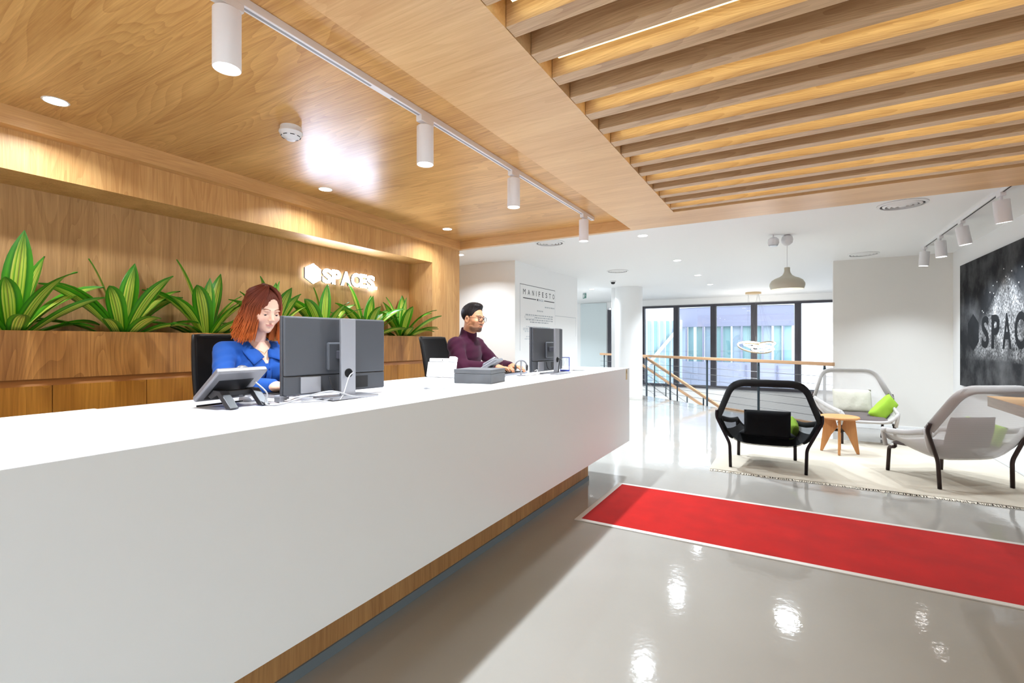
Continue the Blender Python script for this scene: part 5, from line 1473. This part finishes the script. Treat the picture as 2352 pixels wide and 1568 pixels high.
# pointed collar, placket and buttons
for s in (-1, 1):
    P_ = [Vector((s * 0.058, -0.015, 1.362)), Vector((s * 0.050, 0.075, 1.352)), Vector((s * 0.012, 0.142, 1.262)), Vector((s * 0.098, 0.185, 1.222)), Vector((s * 0.135, 0.085, 1.330)), Vector((s * 0.095, -0.02, 1.362))]
    b = MB()
    def cf(u, v, P_=P_):
        a = P_[0] * (1 - u) ** 2 + P_[1] * 2 * u * (1 - u) + P_[2] * u * u
        c = P_[5] * (1 - u) ** 2 + P_[4] * 2 * u * (1 - u) + P_[3] * u * u
        m_ = a.lerp(c, v); m_.z += 0.010 * math.sin(PI * v) * (1 - u * 0.5); m_.y += 0.006 * math.sin(PI * v)
        return m_
    b.grid(cf, 10, 5)
    b.build('collar', m_blue_shirt, wshirt, smooth=True, solid=0.005)
pl_pts = [(0.0, 0.150, 1.225), (0.0, 0.168, 1.185), (0.0, 0.162, 1.14), (0.0, 0.135, 1.08), (0.0, 0.122, 1.0), (0.0, 0.125, 0.93)]
MB().tube(smooth_curve(pl_pts), 0.016, 8, r2=0.004, up=(1, 0, 0)).build('placket', m_blue_shirt, wshirt, smooth=True)
for i in (1, 2, 3):
    p = pl_pts[i]
    MB().lathe([(0.0, 0.0), (0.005, 0.0), (0.005, 0.002), (0.0, 0.003)], 12, (0, 0, 0), Matrix.Translation((p[0], p[1] + 0.004, p[2] + 0.01)) @ Matrix.Rotation(R(-90), 4, 'X')).build('button', mat('blue button', rgb(30, 60, 140), 0.3), wshirt)
MB().tube([(-0.045, 0.06, 1.345), (-0.03, 0.11, 1.305), (0.0, 0.128, 1.282), (0.03, 0.11, 1.305), (0.045, 0.06, 1.345)], 0.0012, 6).build('necklace', mat('fine gold', rgb(212, 170, 90), 0.3, 0.9), wbody, smooth=True)
# hair
rnd = random.Random(3)
def hair_cap(P):
    x, y, z = P[..., 0], P[..., 1], P[..., 2]
    d = ell(P, (0, -0.016, 0.036), (0.082, 0.102, 0.092))
    rr = np.sqrt((x / 0.088) ** 2 + ((y + 0.022) / 0.098) ** 2)
    cur = np.maximum(np.maximum((rr - 1) * 0.088, z - 0.03), -(z + 0.175))
    cur = np.maximum(cur, y - 0.028)
    d = smin(d, cur, 0.02)
    face = ell(P, (-0.012, 0.118, -0.035), (0.053, 0.105, 0.126))
    d = smax(d, -face, 0.01)
    inner = cap(P, (0, -0.01, -0.09), (0, -0.03, -0.3), 0.058, 0.06)
    return smax(d, -inner, 0.01) + 0.0016 * np.sin(np.arctan2(x, y + 0.02) * 46 + 6 * np.sin(z * 30))
v, f = nets(hair_cap, (-0.125, -0.14, -0.20), (0.125, 0.12, 0.145), 0.0035)
def hair_tone(z, j):
    t = np.clip((0.075 - z) / 0.235, 0, 1)[:, None]
    a, b_, c = np.array(rgb(116, 56, 40)), np.array(rgb(162, 82, 44)), np.array(rgb(212, 112, 48))
    col = np.where(t < 0.5, a + (b_ - a) * (t / 0.5), b_ + (c - b_) * ((t - 0.5) / 0.5))
    return np.clip(col * j, 0, 1)
hc = hair_tone(v[:, 2], 0.72); hc[:, 3] = 1
hch = [(xf(WH, v), f, hc)]
def strand(phi, side, rad, lenz, jit):
    pts = []
    n = 13
    part_y = 0.055 - 0.13 * min(1, abs(phi) / PI)
    for i in range(n + 1):
        t = i / n
        ph = phi * (0.25 + 0.75 * min(1, t * 2.2))
        if t < 0.42:
            th = (t / 0.42) * PI / 2
            rx, ry, rz = 0.086 * rad, 0.106 * rad, 0.098 * rad
            cx_, cy_, cz_ = 0.0, -0.014, 0.036
            sx_ = math.sin(th) ** 0.8
            x = cx_ + rx * sx_ * math.sin(ph); y = cy_ + ry * sx_ * math.cos(ph) * (1 if abs(ph) > 1.2 else 0.86); z = cz_ + rz * math.cos(th)
            y += part_y * (1 - sx_) * 0.5
        else:
            q = (t - 0.42) / 0.58
            fl = 1.0 + 0.06 * q + 0.34 * q * q + jit * 0.12 * math.sin(q * 5 + phi * 7)
            x = 0.086 * rad * fl * math.sin(ph); y = -0.014 + 0.100 * rad * fl * math.cos(ph) * (1 if abs(ph) > 1.2 else 0.86); z = 0.036 - q * lenz
            y -= 0.01 * q
        pts.append((x, y, z))
    return pts
for i in range(760):
    side = 1 if i % 2 else -1
    f0 = R(31) if side > 0 else R(46)
    phi = side * rnd.uniform(f0, R(180)) if rnd.random() < 0.70 else side * rnd.uniform(f0, R(72))
    pts = strand(phi, side, rnd.uniform(0.985, 1.06), rnd.uniform(0.155, 0.235) - (0.02 if abs(phi) < 1.0 else 0), rnd.uniform(-1, 1))
    w = rnd.uniform(0.0020, 0.0046)
    b = MB().tube(pts, [w * (0.5 + 0.5 * math.sin(PI * (0.12 + 0.83 * k / 13))) for k in range(14)], 5, r2=[w * 0.45] * 13 + [0.0004], caps=False)
    vv = np.array([tuple(p) for p in b.v]); cc = hair_tone(vv[:, 2], rnd.uniform(0.72, 1.22)); cc[:, 3] = 1
    hch.append((xf(WH, vv), np.array(b.f), cc))
np_mesh('hair', hch, M['hair'], wbody)

# ---------------------------------------------------------------- the man
def mneck(P, d):
    roll = cap(P, (0.006, 0.118, 1.32), (0.020, 0.163, 1.48), 0.074, 0.064)
    roll = np.maximum(roll, (P[..., 2] - 1.446 + (P[..., 1] - 0.155) * 0.50) * 0.9)
    d = smin(d, roll, 0.016)
    hole = cap(P, (0.017, 0.152, 1.45), (0.025, 0.185, 1.56), 0.0565, 0.058)
    return smax(d, -hole, 0.004)
m_wine = mat('burgundy fine knit', rgb(60, 18, 40), 0.85, spec=0.2, sheen=0.05, bump=(140, 0.15, 0.002), vary=(7, 0.1))
MAN = dict(male=True, head=(0.028, 0.205, 1.552), head_rot=(R(-4), R(0), R(-2)), neck=(0.008, 0.125, 1.335), lids=-0.001, gaze=(0.0, -0.002),
           skin=C4(198, 140, 104), lip=C4(186, 104, 92), brow=C4(34, 24, 20), beard=C4(40, 28, 24),
           torso=[((0, 0.110, 1.225), (0.164, 0.118, 0.15)), ((0, 0.05, 1.06), (0.150, 0.110, 0.16)), ((0, 0.0, 0.91), (0.165, 0.130, 0.12))],
           torso_caps=[((-0.150, 0.120, 1.322), (0.150, 0.120, 1.322), 0.057, 0.057), ((0, 0.115, 1.30), (0, 0.15, 1.40), 0.07, 0.055)],
           arms=[[(0.174, 0.120, 1.310), (0.232, 0.235, 1.145), (0.095, 0.450, 1.138), (0.050, 0.62, 1.126)], [(-0.182, 0.120, 1.310), (-0.245, 0.27, 1.145), (-0.125, 0.48, 1.138), (-0.085, 0.66, 1.126)]],
           arm_r=(0.058, 0.046, 0.031), ease=0.009, hem=0.90, legs=[[(0.10, 0.02, 0.885), (0.13, 0.42, 0.86), (0.11, 0.28, 0.44)], [(-0.10, 0.02, 0.885), (-0.13, 0.42, 0.86), (-0.11, 0.28, 0.44)]],
           box=((-0.38, -0.17, 0.76), (0.38, 0.52, 1.46)), neckline=mneck, top_name='turtleneck', top_mat=m_wine, low_mat=mat('dark denim', rgb(28, 30, 44), 0.85))
man, mbody, mshirt, MH = person('seated man with glasses and dark beard in a burgundy turtleneck', (-2.572, 3.419, 0), R(-90 + 3), MAN)
for A in MAN['arms']:
    a = Vector(A[1]); b = Vector(A[2]); u = (b - a).normalized()
    MB().tube([b - u * 0.055, b - u * 0.012], [0.044, 0.042], 20).build('cuff', m_wine, mshirt, smooth=40)
A = MAN['arms'][0]; a = Vector(A[1]); b = Vector(A[2]); u = (b - a).normalized()
MB().tube([b + u * 0.012, b + u * 0.030], 0.034, 20).build('watch_strap', M['black'], mbody, smooth=40)
def hair_man(P):
    x, y, z = P[..., 0], P[..., 1], P[..., 2]
    d = ell(P, (0, -0.015, 0.040), (0.0785, 0.0985, 0.0865))
    d = smin(d, ell(P, (0, 0.022, 0.104), (0.056, 0.062, 0.027)), 0.03)
    hl = np.interp(y, [-0.12, -0.085, -0.05, -0.015, 0.005, 0.035, 0.052, 0.075, 0.11], [-0.085, -0.075, -0.045, -0.020, -0.035, 0.014, 0.052, 0.080, 0.088])
    d = np.maximum(d, (hl - z) * 0.8)
    ear = ell(np.concatenate([np.abs(x)[..., None], P[..., 1:]], -1), (0.075, -0.012, -0.014), (0.02, 0.02, 0.034))
    d = smax(d, -ear, 0.004)
    return d + 0.0011 * np.sin(x * 420 + 60 * np.sin(y * 24)) * np.sin(y * 75 + z * 90 + 3 * np.sin(x * 60)) + 0.0008 * np.sin(y * 330 + x * 210)
v, f = nets(hair_man, (-0.10, -0.13, -0.10), (0.10, 0.12, 0.15), 0.003)
hc = np.tile(np.array(rgb(26, 20, 20)), (len(v), 1))
np_mesh('hair', [(xf(MH, v), f, hc)], M['hair'], mbody)
# glasses
gm = mat('tortoise dark frame', rgb(46, 34, 28), 0.3)
gl_ = []
for s in (-1, 1):
    pts = []
    for i in range(24):
        a = 2 * PI * i / 24
        cx_ = abs(math.cos(a)) ** 0.75 * math.copysign(1, math.cos(a)); sz_ = abs(math.sin(a)) ** 0.75 * math.copysign(1, math.sin(a))
        xx = s * 0.034 + 0.025 * cx_; zz = -0.010 + 0.0205 * sz_
        pts.append(MH @ Vector((xx, 0.1085 - 1.1 * (abs(xx)) ** 1.6, zz)))
    rim = MB().tube(pts, 0.0022, 6, closed=True).build('glasses_rim', gm, mbody, smooth=True)
    MB().add(pts, [tuple(range(24))]).build('lens', M['acrylic'], rim)
    MB().tube([MH @ Vector((s * 0.060, 0.098, 0.000)), MH @ Vector((s * 0.072, 0.085, 0.002)), MH @ Vector((s * 0.080, 0.0, 0.001)), MH @ Vector((s * 0.078, -0.03, -0.012))], 0.0016, 6).build('glasses_temple', gm, mbody, smooth=True)
MB().tube([MH @ Vector((-0.009, 0.1085, -0.004)), MH @ Vector((0, 0.1125, -0.001)), MH @ Vector((0.009, 0.1085, -0.004))], 0.0016, 6).build('glasses_bridge', gm, mbody, smooth=True)
